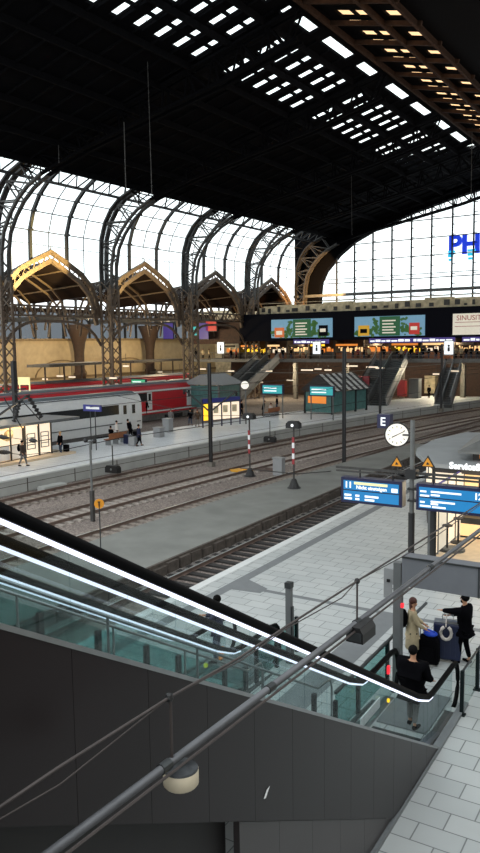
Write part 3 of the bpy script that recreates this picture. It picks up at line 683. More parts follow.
def signal(px, pyb, pyt, z0, label):
    p = onz(px, pyb, z0); top = ony(px, pyt, p.y).z; r = thing('track_signal', label, 'signal', tuple(p), 'track signals with striped posts')
    MB().lathe(p, [(.42, 0), (.3, .12), (.16, .5), (.12, .55)], 10).build('foot', 'iron_dark', r)
    MB().cyl(p, (p.x, p.y, top-.3), .055, 8).build('pole', 'iron', r)
    h = MB().prism([(p.x-.42, top-.42), (p.x-.42, top-.15), (p.x-.25, top), (p.x+.25, top), (p.x+.42, top-.15), (p.x+.42, top-.42)], 'y', p.y-.22, p.y+.2).build('signal_head', 'black', r)
    MB().disc((p.x+.02, p.y-.24, top-.24), .09, (0, 1, 0), .03, 10).build('lens', 'white_lit', h)
    zc = z0+(top-z0)*.36
    for k in range(5): MB().box(p.x-.075, p.x+.075, p.y-.1, p.y-.04, zc+k*.32, zc+k*.32+.32).build('mast_board', 'red' if k % 2 == 0 else 'white_paint', r)
signal(294, 488, 421, -.47, 'track signal with red and white striped board standing on the grey lane edge')
signal(250, 476, 413, -.95, 'track signal with striped board standing in the ballast left of the lane')
bx_ = onz(279, 470, -.6)
solo(MB().box(bx_.x-.35, bx_.x+.35, bx_.y-.25, bx_.y+.25, -.95, .2).box(bx_.x-.4, bx_.x+.4, bx_.y-.3, bx_.y+.3, .2, .28), 'relay_cabinet', 'grey_box', 'small light grey cabinet in the ballast beside a striped signal', 'cabinet')
for k, (px, py, lb) in enumerate([(113, 469, 'black marker lamp hanging on the far platform wall, leftmost'), (270, 439, 'black marker lamp on the platform wall below the teal shelter sign'), (398, 411, 'black marker lamp on the platform wall below the far right stairs'), (436, 395, 'black marker lamp on the platform wall next to the thin right mast'), (468, 393, 'black marker lamp on the platform wall nearest the right photo edge')]):
    y_ = onz(px, py, -.3).y; X = -35.2+g(y_); p = onz(px, py, -.3); w_ = .55
    r = thing('marker_lamp', lb, 'lamp', tuple(p), 'marker lamps along the far platform'); MB().prism([(p.x-w_, -.55), (p.x-w_, -.2), (p.x-w_+.15, -.05), (p.x+w_-.15, -.05), (p.x+w_, -.2), (p.x+w_, -.55)], 'y', p.y-.2, p.y+.2).build('housing', 'black', r)
    MB().box(p.x-.03, p.x+.03, p.y-.03, p.y+.03, -.05, 1.3 if k < 2 else .1).build('hanger', 'iron', r); MB().disc((p.x, p.y-.22, -.3), .08, (0, 1, 0), .02, 8).build('lens', 'steel', r)
# yellow round sign on thin pole on the lane
p = onz(101, 556, -.47); zt_ = ony(101, 504, p.y).z
r = thing('round_track_sign', 'round orange-yellow sign with black T-like mark on a thin pole by the lane', 'sign', tuple(p))
MB().cyl(p, (p.x, p.y, zt_+.1), .025, 6).build('pole', 'steel_dark', r)
d_ = Vector((-sin(radians(40)), -cos(radians(40)), 0)); d_ = Vector((.62, -.78, 0))
q = MB().disc((p.x, p.y, zt_), .2, d_, .03, 24).build('sign_disc', 'orange_sign', r)
c_ = Vector((p.x, p.y, zt_))+d_*.025; sd = Vector((.78, .62, 0))
MB().bar(c_+Vector((0, 0, -.11)), c_+Vector((0, 0, .1)), .05, .02).bar(c_-sd*.055+Vector((0, 0, .08)), c_+sd*.055+Vector((0, 0, .08)), .03).build('mark', 'black', q)
# lamp poles
def lamppole(px, pyb, pyt, z0, label, head):
    p = onz(px, pyb, z0); top = ony(px, pyt, p.y).z
    r = thing('lamp_post', label, 'lamp post', tuple(p))
    MB().cyl(p, (p.x, p.y, top), .06, 8).build('pole', 'iron_pale', r)
    MB().box(p.x-.09, p.x+.09, p.y-.09, p.y+.09, z0, z0+1.6).build('pole_sleeve', 'iron', r)
    if head == 'pair':
        for s in (-1, 1): MB().sph((p.x+s*.28, p.y, top-.05), .17, 10).build('lamp_globe', 'cream_lit', r)
        MB().bar((p.x-.28, p.y, top-.1), (p.x+.28, p.y, top-.1), .05).build('bracket', 'iron', r)
    else:
        MB().box(p.x-.35, p.x+.35, p.y-.03, p.y+.03, top-.1, top-.04).build('bracket', 'iron', r)
        for s in (-1, 1): MB().sph((p.x+s*.3, p.y, top), .13, 8).build('spotlight', 'black', r)
    return r
lamppole(93, 521, 441, -.95, 'slim grey post by the tracks carrying two small black spotlights at its top', 'bar')
p = onz(94, 450, 0)
p2_ = onx(93, 410, p.x)
r = thing('station_name_sign', 'blue station name board on two thin posts before the white train', 'sign', (p.x, p.y, 0))
zt_ = ony(92, 408, p.y).z
for s in (-.25, .25): MB().cyl((p.x+s, p.y, 0), (p.x+s, p.y, zt_+.2), .04, 6).build('post', 'steel_dark', r)
sb = MB().box(p.x-.9, p.x+.9, p.y-.07, p.y+.07, zt_-.25, zt_+.25).build('board', 'navy_blue', r)
MB().box(p.x-.6, p.x+.75, p.y-.09, p.y-.07, zt_-.08, zt_+.1).build('illegible_line', 'white_paint', sb)
def faceclock(px, pyb, py, z0, dia, label):
    p = onz(px, pyb, z0); z = ony(px, py, p.y).z
    r = thing('platform_clock', label, 'clock', tuple(p)); MB().cyl(p, (p.x, p.y, z), .08, 8).build('pole', 'iron_pale', r)
    c = (p.x, p.y-.12, z); n = Vector((.5, -.87, 0)); MB().disc(c, dia/2+.06, n, .18, 28).build('rim', 'black', r)
    cc = Vector(c)+n*.1; MB().disc(cc, dia/2, n, .02, 28).build('dial', 'clock_face', r)
    return r, cc, n, p
faceclock(246, 424, 385, 0, .8, 'round white platform clock in the far distance on a grey pole')
faceclock(95, 396, 379, 0, .8, 'small glowing round clock behind the white train roof')
# ================================================================== FAR PLATFORM FURNITURE
# kiosk left
KX0, KX1, KY0, KY1 = -43.6, -40.4, 26, 39.2
r = thing('platform_kiosk', 'brightly lit glass platform kiosk with grey flat roof at far left', 'kiosk', (-42, 33, 0))
MB().box(KX0-.4, KX1+.9, KY0-1, KY1+1.5, -.0, .16).build('plinth', 'beige_floor', r)
MB().box(KX0-.2, KX1+.35, KY0-.5, KY1+2.6, 2.5, 2.68).build('roof', 'grey_metal', r)
MB().box(KX0, KX0+.1, KY0, KY1, .1, 2.5).build('back_wall', 'cream_lit', r)
MB().box(KX0, KX1, KY1-.08, KY1, .1, 2.5).build('end_wall', 'kiosk_dark', r)
k = 0; y = KY0
while y < KY1-.3:
    w_ = 1.32; f_ = MB().box(KX1-.04, KX1+.04, y, y+.09, .1, 2.5).box(KX1-.03, KX1+.03, y, y+w_, 1.2, 1.25).build('window_frame', 'iron_dark', r)
    hi = y > KY1-3.2
    MB().box(KX1-.12, KX1-.1, y+.09, y+w_, .2, 2.45 if hi else 1.2).build('poster_pane', 'cream_lit' if hi else 'white_paint', r)
    if not hi:
        mm = MB()
        for q in range(7): mm.sph((KX1-.5-random.random(), y+.1+random.random()*1.1, 1.4+random.random()*.9), .12+.14*random.random(), 8)
        mm.build('shop_goods', ['warm_lit2', 'yellow_lit', 'cornice', 'warm_lit', 'kiosk_dark'][k % 5], r)
    else:
        mm = MB()
        for zz_ in (.7, 1.0, 1.5, 1.8): mm.box(KX1-.1, KX1-.08, y+.3, y+w_-.25, zz_, zz_+.06)
        mm.bar((KX1-.08, y+.3, .7), (KX1-.08, y+.3, 1.8), .05); mm.bar((KX1-.08, y+w_-.28, .7), (KX1-.08, y+w_-.28, 1.8), .05); mm.build('poster_print', 'grey_metal', r)
    y += w_; k += 1
MB().box(KX1-1.4, KX1-.3, KY0+.3, KY1-.3, 2.3, 2.4).build('ceiling_light', 'warm_lit', r)
# insulator cluster over the kiosk roof
r = thing('wire_tension_gear', 'black insulators and wire struts hanging in the air before the kiosk roof', 'insulators', (-36, 33, 4))
def P3(px, py, Y=33.0): return ony(px, py, Y)
m_ = MB(); m_.bar(P3(-4, 417), P3(27, 396), .12); m_.bar(P3(4, 398), P3(22, 428), .05); m_.bar(P3(15, 393), P3(40, 420), .05); m_.build('strut', 'black', r)
for a, b in (((20, 402), (14, 421)), ((28, 396), (41, 417))):
    A, B_ = P3(*a), P3(*b); m_ = MB(); n_ = 6
    pts = [A+(B_-A)*(i/12) for i in range(13)]; m_.tube(pts, [.06 if i % 2 else .17 for i in range(13)], 8); m_.build('insulator', 'black', r)
r = thing('wire_insulator_pair', 'two black insulator chains strung along wires in front of the kiosk windows', 'insulators', (-36, 33, 1.8))
for a, b in (((-5, 436), (9, 438)), ((-4, 452), (12, 452.5)), ((29, 440), (37, 441))):
    A, B_ = P3(*a), P3(*b); MB().tube([A+(B_-A)*(i/12) for i in range(13)], [.04+.10*sin(pi*i/12) if i % 2 else .13*sin(pi*i/12)+.03 for i in range(13)], 8).build('insulator', 'black', r)
MB().tube([P3(-6, 435), P3(20, 439), P3(38, 441)], .02, 5).build('wire', 'black', r); MB().tube([P3(-6, 451.5), P3(25, 455), P3(50, 452)], .02, 5).build('wire', 'black', r)
# bench
def bench(px, py, label, L=2.6, c='wood'):
    p = onz(px, py); r = thing('platform_bench', label, 'bench', tuple(p)); a = gdir(p.y)
    MB().box(p.x-.55, p.x-.1, p.y-L/2, p.y+L/2, .42, .5).build('seat', c, r); MB().box(p.x+.0, p.x+.06, p.y-L/2, p.y+L/2, .5, .95).build('backrest', c, r)
    for s in (-1, 0, 1): MB().box(p.x-.5, p.x+.02, p.y+s*L*.42-.04, p.y+s*L*.42+.04, 0, .42).build('leg', 'steel', r)
bench(118, 444, 'orange-brown wooden bench with grey frame in front of the white train', 2.2)
bench(274, 416, 'small wooden bench on the far platform below the teal display', 2.6)
# timetable cases
r = thing('timetable_case', 'row of lit timetable posters under a dark blue header, yellow one first', 'timetable', tuple(onz(222, 427)))
y0_ = onz(203, 428); y1_ = onz(240, 424)
d = (y1_-y0_); n_ = 4
for k in range(n_+1):
    q = y0_+d*(k/n_); MB().box(q.x-.05, q.x+.05, q.y-.05, q.y+.05, 0, 2.75).build('post', 'navy', r)
MB().bar((y0_.x, y0_.y, 2.6), (y1_.x, y1_.y, 2.6), .14, .42).build('header', 'navy_blue', r)
for k in range(n_):
    a, b = y0_+d*((k+.1)/n_), y0_+d*((k+.9)/n_)
    MB().bar((a.x, a.y, 1.5), (b.x, b.y, 1.5), .08, 1.6).build('poster', 'yellow_lit' if k == 0 else 'cream_lit', r)
    if k: MB().bar((a.x+.09, a.y-.06, 1.7), ((a.x+b.x)/2+.2, (a.y+b.y)/2-.06, 1.7), .02, .7).build('poster_print', 'cornice', r)
# teal shelter
sA = onz(305, 413); r = thing('glass_shelter', 'glass waiting shelter with striped white and dark sloping roof', 'shelter', tuple(sA))
a_ = gdir(78); c, s_ = cos(a_), sin(a_)
def stf(p): return (sA.x+p[0]*c+p[1]*s_, sA.y-p[0]*s_+p[1]*c, p[2])
W_, L_ = 3.8, 7.0
for (u, v) in ((0, 0), (W_, 0), (W_, L_/3), (W_, 2*L_/3), (0, L_), (W_, L_)): MB(stf).box(u-.1, u+.1, v-.1, v+.1, 0, 2.7).build('post', 'iron_dark', r)
MB(stf).box(W_-.04, W_, .1, L_-.1, .2, 2.5).build('glass_wall', 'shelter_teal', r); MB(stf).box(.1, W_-.1, -.02, .02, .2, 2.5).build('glass_wall', 'shelter_teal', r)
MB(stf).prism([(-.5, 2.6), (W_+.5, 2.6), (W_/2, 4.4)], 'y', -.3, L_+.3).build('roof', 'iron_dark', r)
m_ = MB(stf)
for k in range(6): yy = .2+k*1.18; m_.quad((W_+.5, yy, 2.64), (W_+.5, yy+.6, 2.64), (W_/2, yy+.6, 4.46), (W_/2, yy, 4.46))
m_.build('roof_stripe', 'platform_edge', r)
MB(stf).box(.5, 3.0, -.1, -.04, 1.2, 2.0).build('poster', 'warm_lit2', r)
# second shelter (dark teal) near left
sA = onz(186, 408); c, s_ = 1, 0; r = thing('glass_shelter', 'dark glass shelter with peaked roof behind the timetable cases', 'shelter', tuple(sA))
def stf(p): return (sA.x+p[0], sA.y+p[1], p[2])
for (u, v) in ((0, 0), (5, 0), (0, 5), (5, 5)): MB(stf).box(u-.1, u+.1, v-.1, v+.1, 0, 3).build('post', 'iron_pale', r)
MB(stf).box(.1, 4.9, -.02, .02, .2, 2.9).build('glass_wall', 'shelter_teal', r); MB(stf).box(4.96, 5, .1, 4.9, .2, 2.9).build('glass_wall', 'shelter_teal', r)
MB(stf).prism([(-.5, 3), (5.5, 3), (2.5, 4.3)], 'y', -.3, 5.3).build('roof', 'grey_box', r)
# teal / green hanging displays
for k, (px, py, Y, w_, m_, lb) in enumerate([(273, 389.5, 70, 2.6, 'teal_lit', 'teal departure display on posts right of the far clock'), (322, 391, 70, 2.8, 'teal_lit', 'teal departure display in front of the striped shelter'), (139, 383, 77, 2.5, 'green_lit', 'green lit sign above the far end of the white train'), (176, 384, 79, 3.2, 'green_lit', 'wide green lit sign near the dark peaked shelter')]):
    p = ony(px, py, Y); r = thing('departure_display', lb, 'display', (p.x, p.y, 0)); h_ = .5
    MB().box(p.x-w_/2, p.x+w_/2, p.y-.15, p.y+.15, p.z-h_-.05, p.z+h_+.05).build('housing', 'navy', r)
    MB().box(p.x-w_/2+.12, p.x+w_/2-.12, p.y-.18, p.y-.15, p.z-h_+.08, p.z+h_-.06).build('screen', m_, r)
    mm = MB()
    for q in range(2): mm.box(p.x-w_/2+.3, p.x+w_*.2, p.y-.2, p.y-.18, p.z-.2+q*.3, p.z-.08+q*.3)
    mm.build('dash_text', 'white_lit', r)
    for s in (-1, 1): MB().box(p.x+s*w_*.45-.05, p.x+s*w_*.45+.05, p.y-.05, p.y+.05, 0, p.z).build('post', 'iron_pale', r)
# bins and boxes
for k, (px, py, w_, h_, m_, lb) in enumerate([(197/1.0-38, 437, .7, .8, 'grey_box', 'grey litter bin on the far platform beside the walking grey-coated person'), (168, 432, .7, 1.2, 'grey_box', 'grey equipment box on the far platform before the red train'), (206, 410, .9, 1.4, 'grey_metal', 'grey ticket machine behind the timetable posts'), (431, 393, 1.6, 2.6, 'cornice', 'beige booth under the far deck beside a standing person'), (455, 390, 2.4, 2.0, 'grey_box', 'pale grey cabin under the far deck at the right'), (415, 398, 1.4, 2.7, 'grey_metal', 'grey lift door block under the far right stairs')]):
    p = onz(px, py); solo(MB().box(p.x-w_/2, p.x+w_/2, p.y-w_/2, p.y+w_/2, 0, h_).box(p.x-w_/2-.05, p.x+w_/2+.05, p.y-w_/2-.05, p.y+w_/2+.05, h_, h_+.08), ['litter_bin', 'equipment_box', 'ticket_machine', 'booth', 'cabin', 'lift_block'][k], m_, lb, ['bin', 'box', 'ticket machine', 'booth', 'cabin', 'lift'][k])
for k, (px, py, lb) in enumerate([(388, 396, 'red vending machine at the foot of the far right stairs'), (402, 396, 'red advertising pillar under the far deck')]):
    p = onz(px+14, py); solo(MB().box(p.x-.6, p.x+.6, p.y-.4, p.y+.4, 0, 2.4).box(p.x-.5, p.x+.5, p.y-.45, p.y-.4, .9, 2.1), 'vending_machine' if k == 0 else 'advertising_pillar', 'red', lb, 'vending machine' if k == 0 else 'pillar')
p = ony(345, 385, 93); solo(MB().box(p.x-3.5, p.x+3.5, p.y-.1, p.y+.2, 2.4, 3.5).box(p.x-3.5, p.x-3.3, p.y, p.y+.2, 0, 2.4).box(p.x+3.3, p.x+3.5, p.y, p.y+.2, 0, 2.4), 'red_banner_stand', 'red', 'red banner on posts behind the striped shelter roof', 'banner')
p = ony(24, 381, 55); solo(MB().box(p.x-.8, p.x+.8, p.y-.1, p.y+.1, p.z-.4, p.z+.4).box(p.x-.8, p.x-.7, p.y, p.y+.1, 0, p.z).box(p.x+.7, p.x+.8, p.y, p.y+.1, 0, p.z), 'yellow_lit_sign', 'amber_lit', 'bright yellow lit sign above the red train at far left', 'sign')
# ceiling-like lamps under/around the far deck
k = 0
for px, py, w_ in [(203, 369, .5), (126, 366, .4), (160, 372, .4), (231, 371, .5), (269, 371, .5), (307, 370, .9), (318, 369, .5), (328, 370, .5), (352, 366, .8), (372, 367, .8), (380, 368, .6), (290, 380, .5), (258, 382, .8), (180, 377, .5), (72, 377, .5), (113, 378, .5), (45, 379, .4), (60, 376, .5), (455, 371, .5), (436, 374, .4)]:
    p = ony(px, py, 96 if px > 150 else 70); zt_ = DZ-.6 if px > 150 else p.z+1.5
    r = thing('strip_lamp', 'small glowing strip lamp, %s in the gloom beyond the tracks' % (['number one from the left' for _ in [0]][0] if False else 'under the far upper deck' if px > 150 else 'above the trains on the left'), 'lamp', tuple(p), 'strip lamps under the far deck' if px > 150 else 'strip lamps above the trains')
    MB().box(p.x-w_, p.x+w_, p.y-.12, p.y+.12, p.z-.1, p.z+.08).build('tube', 'cream_lit', r); MB().cyl((p.x, p.y, p.z), (p.x, p.y, max(zt_, p.z+.2)), .03, 5).build('hanger', 'iron', r); k += 1
# platform roofs (low) left back
for k, (px0, px1, py, Y0, lb) in enumerate([(38, 98, 366, 66, 'low dark platform canopy in front of the yellow wall, left'), (125, 175, 362, 88, 'low dark platform canopy near the passage by the yellow wall')]):
    a, b = ony(px0, py, Y0), ony(px1, py, Y0+14); r = thing('platform_canopy', lb, 'canopy', (a.x, a.y, 0))
    MB().bar((a.x, a.y, a.z), (b.x, b.y, a.z), 3.4, .35).build('roof', 'iron', r)
    for t in (.1, .4, .7, .95):
        q = a+(b-a)*t; MB().cyl((q.x, q.y, -.9), (q.x, q.y, a.z), .12, 8).build('post', 'iron_warm', r)
# ================================================================== FAR ESCALATORS
def farstair(foot, top, w, label, mats=('steel_dark', 'steel')):
    foot = Vector(foot); top = Vector(top); r = thing('far_escalator', label, 'escalator', tuple(foot))
    d = (top-foot); h = Vector((d.x, d.y, 0)).normalized(); sd = Vector((h.y, -h.x, 0))
    pr = lambda o, a, b: None
    for k, off in enumerate((-w/2, 0, w/2)):
        m_ = MB(); a = foot+sd*off; b = top+sd*off
        m_.bar(a+Vector((0, 0, .55)), b+Vector((0, 0, .55)), .1, .9).build('balustrade', 'grey_box' if k != 1 else 'steel', r)
        MB().bar(a+Vector((0, 0, 1.05))-h*.8, b+Vector((0, 0, 1.05))+h*.4, .14, .1).build('handrail', 'steel' if k else 'black', r)
    for k, off in enumerate((-w/4, w/4)):
        m_ = MB(); n_ = 22
        for i in range(n_):
            q = foot+d*((i+.5)/n_)+sd*off; m_.bar(q-sd*(w/4-.1), q+sd*(w/4-.1), .42, .1)
        m_.build('steps', 'steel_dark', r)
    m_ = MB(); m_.bar(foot+Vector((0, 0, -.25)), top+Vector((0, 0, -.25)), w+.2, .5); m_.build('truss_casing', 'grey_metal', r)
    return r
f_ = onz(257, 398); farstair((-57.0, 89.5, 0), (-56.2, 100.2, DZ), 4.0, 'far escalators rising to the upper deck behind the teal display, left pair')
farstair((-35.0, 88.5, 0), (-36.3, 100.2, DZ), 4.4, 'far glass-sided escalators rising to the upper deck at the right')
farstair((-27.0, 93.5, 0), (-27.6, 100.2, DZ-1), 2.0, 'partly visible far stairway at the right photo edge')
# ================================================================== HANGING WIRES
def wire(pts, rad, label, m_='cable', sag=0, grp='overhead wires'):
    out = []
    for a, b in zip(pts[:-1], pts[1:]):
        a = Vector(a); b = Vector(b)
        for i in range(10): t = i/10; q = a+(b-a)*t; q.z -= sag*4*t*(1-t); out.append(q)
    out.append(Vector(pts[-1])); c0 = out[len(out)//2]
    return solo(MB().tube(out, rad, 5), 'overhead_wire', m_, label, 'wire', grp)
for x0, lb in ((-23.5, 'contact wire above the track beside the grey lane'), (-28.1, 'contact wire above the rusty middle track'), (-33.4, 'contact wire above the track by the far platform wall')):
    wire([(x0+g(y), y, 4.75) for y in range(30, 101, 10)], .018, lb); 
wire([ony(0, 392, 60), ony(160, 389, 75), ony(240, 383, 84), ony(345, 376, 90)], .03, 'cross wire spanning in front of the far deck above the signs', 'iron')
wire([ony(150, 372, 92), ony(330, 373, 92), ony(480, 361, 92)], .045, 'upper cross wire spanning below the far deck edge', 'iron_pale')
wire([ony(0, 387, 58), ony(100, 380, 62), ony(345, 366, 92)], .03, 'cross wire running over the red train roof', 'iron')
wire([ony(118, 396, 50), ony(205, 416, 44.5), ony(345, 413, 49)], .02, 'thin wire dipping between the two dark masts', 'iron_dark')
wire([onx(0, 463, -33), onx(120, 438, -31), onx(240, 421, -29), onx(420, 392, -24)], .025, 'thin wire running low in front of the far platform wall', 'iron_dark')
wire([ony(240, 468, 42), ony(296, 474, 38), ony(345, 470, 48)], .03, 'drooping cable between the striped signal and the tall mast', 'iron_dark')
for a, b, lb, rr in (((145.5, 0), (152, 196), 'long hanging wire dropping from the dark roof at left', .035), ((124, 122), (126, 193), 'short hanging rod left of the long wire', .045), ((351, 150), (352, 235), 'thin hanging wire near the corner of the end window', .03), ((474, 0), (471, 200), 'hanging wire at the right near the end window top', .04), ((58.5, 145), (59, 163), 'tiny hanging rod above the glazed flank', .03)):
    Y = 50 if a[0] < 200 else 95
    A = ony(a[0], a[1], Y); B_ = ony(b[0], b[1], Y); solo(MB().cyl(A, B_, rr, 5), 'hanging_wire', 'iron', lb, 'wire')
# ================================================================== NEAR ESCALATORS
YE = 13.5
def zt(y): return 6.45 if y < 2.72 else (.22+.577*(YE-y) if y < YE else max(.03, .22-.19*(y-YE)))
def zh(y):   # LED line below the handrail
    return 6.71-.577*(max(y, 2.3)-3.79)
def hpath(x, off=0, y0=-.6):
    pts = [(x, y0, zh(2.3)+off), (x, 1.6, zh(2.3)+off), (x, 2.3, zh(2.3)-.12+off)]
    y = 2.8
    while y < 13.1: pts.append((x, y, zh(y)+off)); y += .7
    pts += [(x, 13.2, zh(13.2)+off), (x, 13.6, 1.1+off*.9), (x, 13.85, .99+off*.9), (x, 14.15, .94+off), (x, 14.6, .93+off), (x, 15.6, .93+off)]
    return pts
def newel(x, off=0): return [(x, 15.75+sin(a)*.34*1.0, .93-.42+cos(a)*(.42+off)) for a in [pi*i/8 for i in range(0, 9)]]
def escalator(xr, xl, label, nled=.022, outer_x=None):
    r = thing('escalator', label, 'escalator', ((xr+xl)/2, 13.5, 0))
    for x, s in ((xr, 1), (xl, -1)):
        gl = MB(); pp = hpath(x, -.03)
        ps = [p for p in pp]
        for a, b in zip(ps[:-1], ps[1:]):
            gl.add([(x+dx, p[1], z) for p in (a, b) for z in (max(zt(p[1])-.1, .0), p[2]) for dx in (-.006, .006)], [(0, 1, 3, 2), (4, 6, 7, 5), (0, 4, 5, 1), (2, 3, 7, 6), (0, 2, 6, 4), (1, 5, 7, 3)])
        gl.add([(x+dx, 15.6, z) for z in (.05, .9) for dx in (-.006, .006)]+[(x+dx, 16.0, z) for z in (.15, .75) for dx in (-.006, .006)], [(0, 1, 3, 2), (4, 6, 7, 5), (0, 4, 5, 1), (2, 3, 7, 6)])
        gl.build('glass_panel', 'balustrade_glass', r)
        hp = hpath(x, .085)+newel(x, .085)[1:]
        hr = MB().sweep(hp, [(-.04, -.035), (.04, -.035), (.045, .01), (.03, .045), (-.03, .045), (-.045, .01)], up=(0, 1e-4, 1)).build('handrail', 'rubber', r, True)
        MB().sweep(hpath(x, .045)+newel(x, .04)[1:5], [(-.035, -.02), (.035, -.02), (.035, .03), (-.035, .03)], up=(0, 1e-4, 1)).build('handrail_guide', 'rubber', r)
        MB().sweep([p for p in hpath(x, 0)][:-2], [(-.02, -.02), (.02, -.02), (.02, .015), (-.02, .015)], up=(0, 1e-4, 1)).build('light_strip', 'led', r)
        MB().sweep([(x, y, zt(y)-.04) for y in [i*.5 for i in range(-1, 32)]], [(-.11*s, -.12), (.09*s, -.12), (.09*s, .03), (-.11*s, .03)]).build('skirt', 'steel', r)
    st = MB(); y = .5; a, b = sorted((xr, xl)); a += .16; b -= .16
    while y < 15: st.box(a, b, y, y+.4, zt(y+.2)-.42, zt(y+.2)-.14); y += .4
    st.build('steps', 'steel_dark', r)
    MB().box(a, b, 14.3, 16.1, -.02, .035).build('comb_plate', 'paving_band', r)
    return r
eA = escalator(-4.2, -5.6, 'nearest escalator with bright light strips under black handrails, ending beside the waiting couple')
eB = escalator(-8.75, -10.1, 'second escalator further left, seen through the first one, thin light strips')
# cladding of the near side
for k in range(17):
    y0_ = -.6+k*.91; y1_ = y0_+.905
    if y0_ > 13.9: break
    zz_ = lambda y: 6.02-.582*(max(y, 2.6)-3.57)
    y1_ = min(y1_, 13.9)
    lo0, lo1 = max(0, zz_(y0_)-1.45), max(0, zz_(y1_)-1.45)
    MB().prism([(y0_, lo0), (y1_, lo1), (y1_, zz_(y1_)), (y0_, zz_(y0_))], 'x', -4.03, -3.96).build('cladding_panel', 'cladding', eA)
MB().sweep([(-3.99, y, 6.02-.582*(max(y, 2.6)-3.57)+.02) for y in [i*.7 for i in range(-1, 21)]], [(-.06, -.02), (.04, -.02), (.04, .02), (-.06, .02)]).build('top_trim', 'steel', eA)
lwz = lambda y: max(0, 6.02-.582*(max(y, 2.6)-3.57)-1.47)
# supporting wall below the truss
for k in range(7):
    y0_ = 6.4+k*.91; y1_ = min(y0_+.905, 12.3)
    if y0_ > 11.4: break
    MB().prism([(y0_, 0), (y1_, 0), (y1_, lwz(y1_)), (y0_, lwz(y0_))], 'x', -4.08, -4.0).build('lower_panel', 'lower_cladding', eA)
MB().prism([(-.6, 0), (6.42, 0), (6.42, lwz(6.4)), (2.6, lwz(2.6)), (-.6, lwz(-.6))], 'x', -4.3, -4.2).build('void_shade_sheet', 'void_shade', eA)  # dark sheet closing the open void, its shade put into the colour
q = onx(266, 795, -3.95); MB().add([(-3.952, q.y-.05, q.z-.02), (-3.952, q.y+.0, q.z-.04), (-3.952, q.y+.1, q.z+.06), (-3.952, q.y+.02, q.z+.05)], [(0, 1, 2, 3)]).build('sticker', 'white_paint', eA)
q = onx(374, 709, -5.5); m_ = MB().box(-5.49, -5.47, 13.5, 14.6, .2, .42).build('notice_strip', 'white_paint', eA)
q = onx(387, 711, -5.5); MB().disc((-5.47, q.y, max(q.z, .12)), .045, (1, 0, 0), .04, 12).build('signal_light', 'sign_yellow_lit', eA)
q = onx(387, 669, -5.5); MB().box(-5.49, -5.44, q.y-.04, q.y+.04, q.z-.1, q.z+.08).build('stop_display', 'tail_red', eA)
q = onx(204, 669, -10.0); MB().disc((-9.95, q.y, max(q.z, .2)), .06, (1, -1, .5), .04, 12).build('signal_light', 'sign_yellow_lit', eB)
q = onx(219, 671, -10.0); MB().box(-9.97, -9.92, q.y-.05, q.y+.12, .1, .4).build('stop_display', 'warm_lit2', eB)
# far side casing of escalator B and inner casings
for e, xx in ((eA, -5.85), (eB, -8.5), (eB, -10.35)):
    MB().prism([(-.6, zt(-.6)-1.3), (2.7, zt(2.7)-1.3), (13.5, 0), (15.2, 0), (13.5, zt(13.5)-.12), (2.7, zt(2.7)-.1), (-.6, zt(-.6)-.1)], 'x', xx-.04, xx+.04).build('side_casing', 'steel_dark', e)
MB().sweep([(-4.03, y, .02) for y in (9, 16)], [(-.06, -.02), (.1, -.02), (.1, .05), (-.06, .05)]).build('kerb', 'paving_band', eA)
# stairs between
r = thing('staircase', 'stone staircase between the two escalators with steel handrails', 'stairs', (-7.2, 13.5, 0))
m_ = MB(); n_ = 37
for i in range(n_):
    y = 13.3-i*.29; z = .17*(i+1); m_.box(-8.42, -5.95, y-.3, y, z-.4 if z > .4 else 0, z)
m_.build('steps', 'deck_concrete', r)
for x, ye in ((-6.35, 13.5), (-8.05, 13.5)):
    hp = [(x, 3, .95+.577*10.5-.1)]+[(x, 13.3, .95), (x, 13.9, .9), (x, 14.0, .7), (x, 14.0, 0)]
    MB().tube(hp, .024, 8).build('handrail', 'steel', r, True)
    m_ = MB(); 
    for y in (5, 7, 9, 11): m_.cyl((x, y, .17+.577*(13.3-y)-.2), (x, y, .95+.577*(13.3-y)), .02, 6)
    m_.build('handrail_post', 'steel', r)
# glass railing panels with dark green posts beside escalator B (left side) and at platform
r = thing('glass_railing', 'teal glass railing with dark posts running down beside the second escalator', 'railing', (-8.55, 13, 0))
for y in (7.9, 9.2, 10.5, 11.5, 13.2, 14.1):
    z0_ = max(0, zt(y)-.45); MB().box(-8.62, -8.54, y-.05, y+.05, z0_, zt(y)+.5).build('post', 'post_green', r)
MB().prism([(7.0, zt(7)-.1), (14.1, 0), (14.1, .62), (13.5, .75), (7.0, zt(7)+.55)], 'x', -8.6, -8.585).build('glass_panel', 'fence_glass', r)
r = thing('glass_railing', 'teal glass railing on the platform left of the stair foot, seen through the escalator glass', 'railing', (-8.6, 16, 0))
for y in (14.6, 15.6, 16.7): MB().box(-8.62, -8.54, y-.04, y+.04, 0, .95).build('post', 'post_green', r)
MB().box(-8.59, -8.575, 14.6, 16.7, .08, .92).build('glass_panel', 'fence_glass', r)
r = thing('glass_railing', 'glass railing with dark posts between stair foot and nearest escalator', 'railing', (-5.9, 14, 0))
for y in (12.2, 13.2, 14.4, 16.2): MB().box(-5.94, -5.86, y-.04, y+.04, max(0, zt(y)-.6) if y < 13.4 else 0, zt(y)+.45 if y < 13.4 else 1.0).build('post', 'post_green', r)
MB().prism([(13.2, .1), (16.2, .05), (16.2, .95), (13.2, .95)], 'x', -5.91, -5.895).build('glass_panel', 'fence_glass', r)
MB().box(-5.93, -5.87, 13.2, 19.2, .98, 1.03).build('rail', 'steel_dark', r)
r = thing('glass_railing', 'glass railing with dark green posts beyond the escalator newel at the right', 'railing', (-3.95, 17, 0))
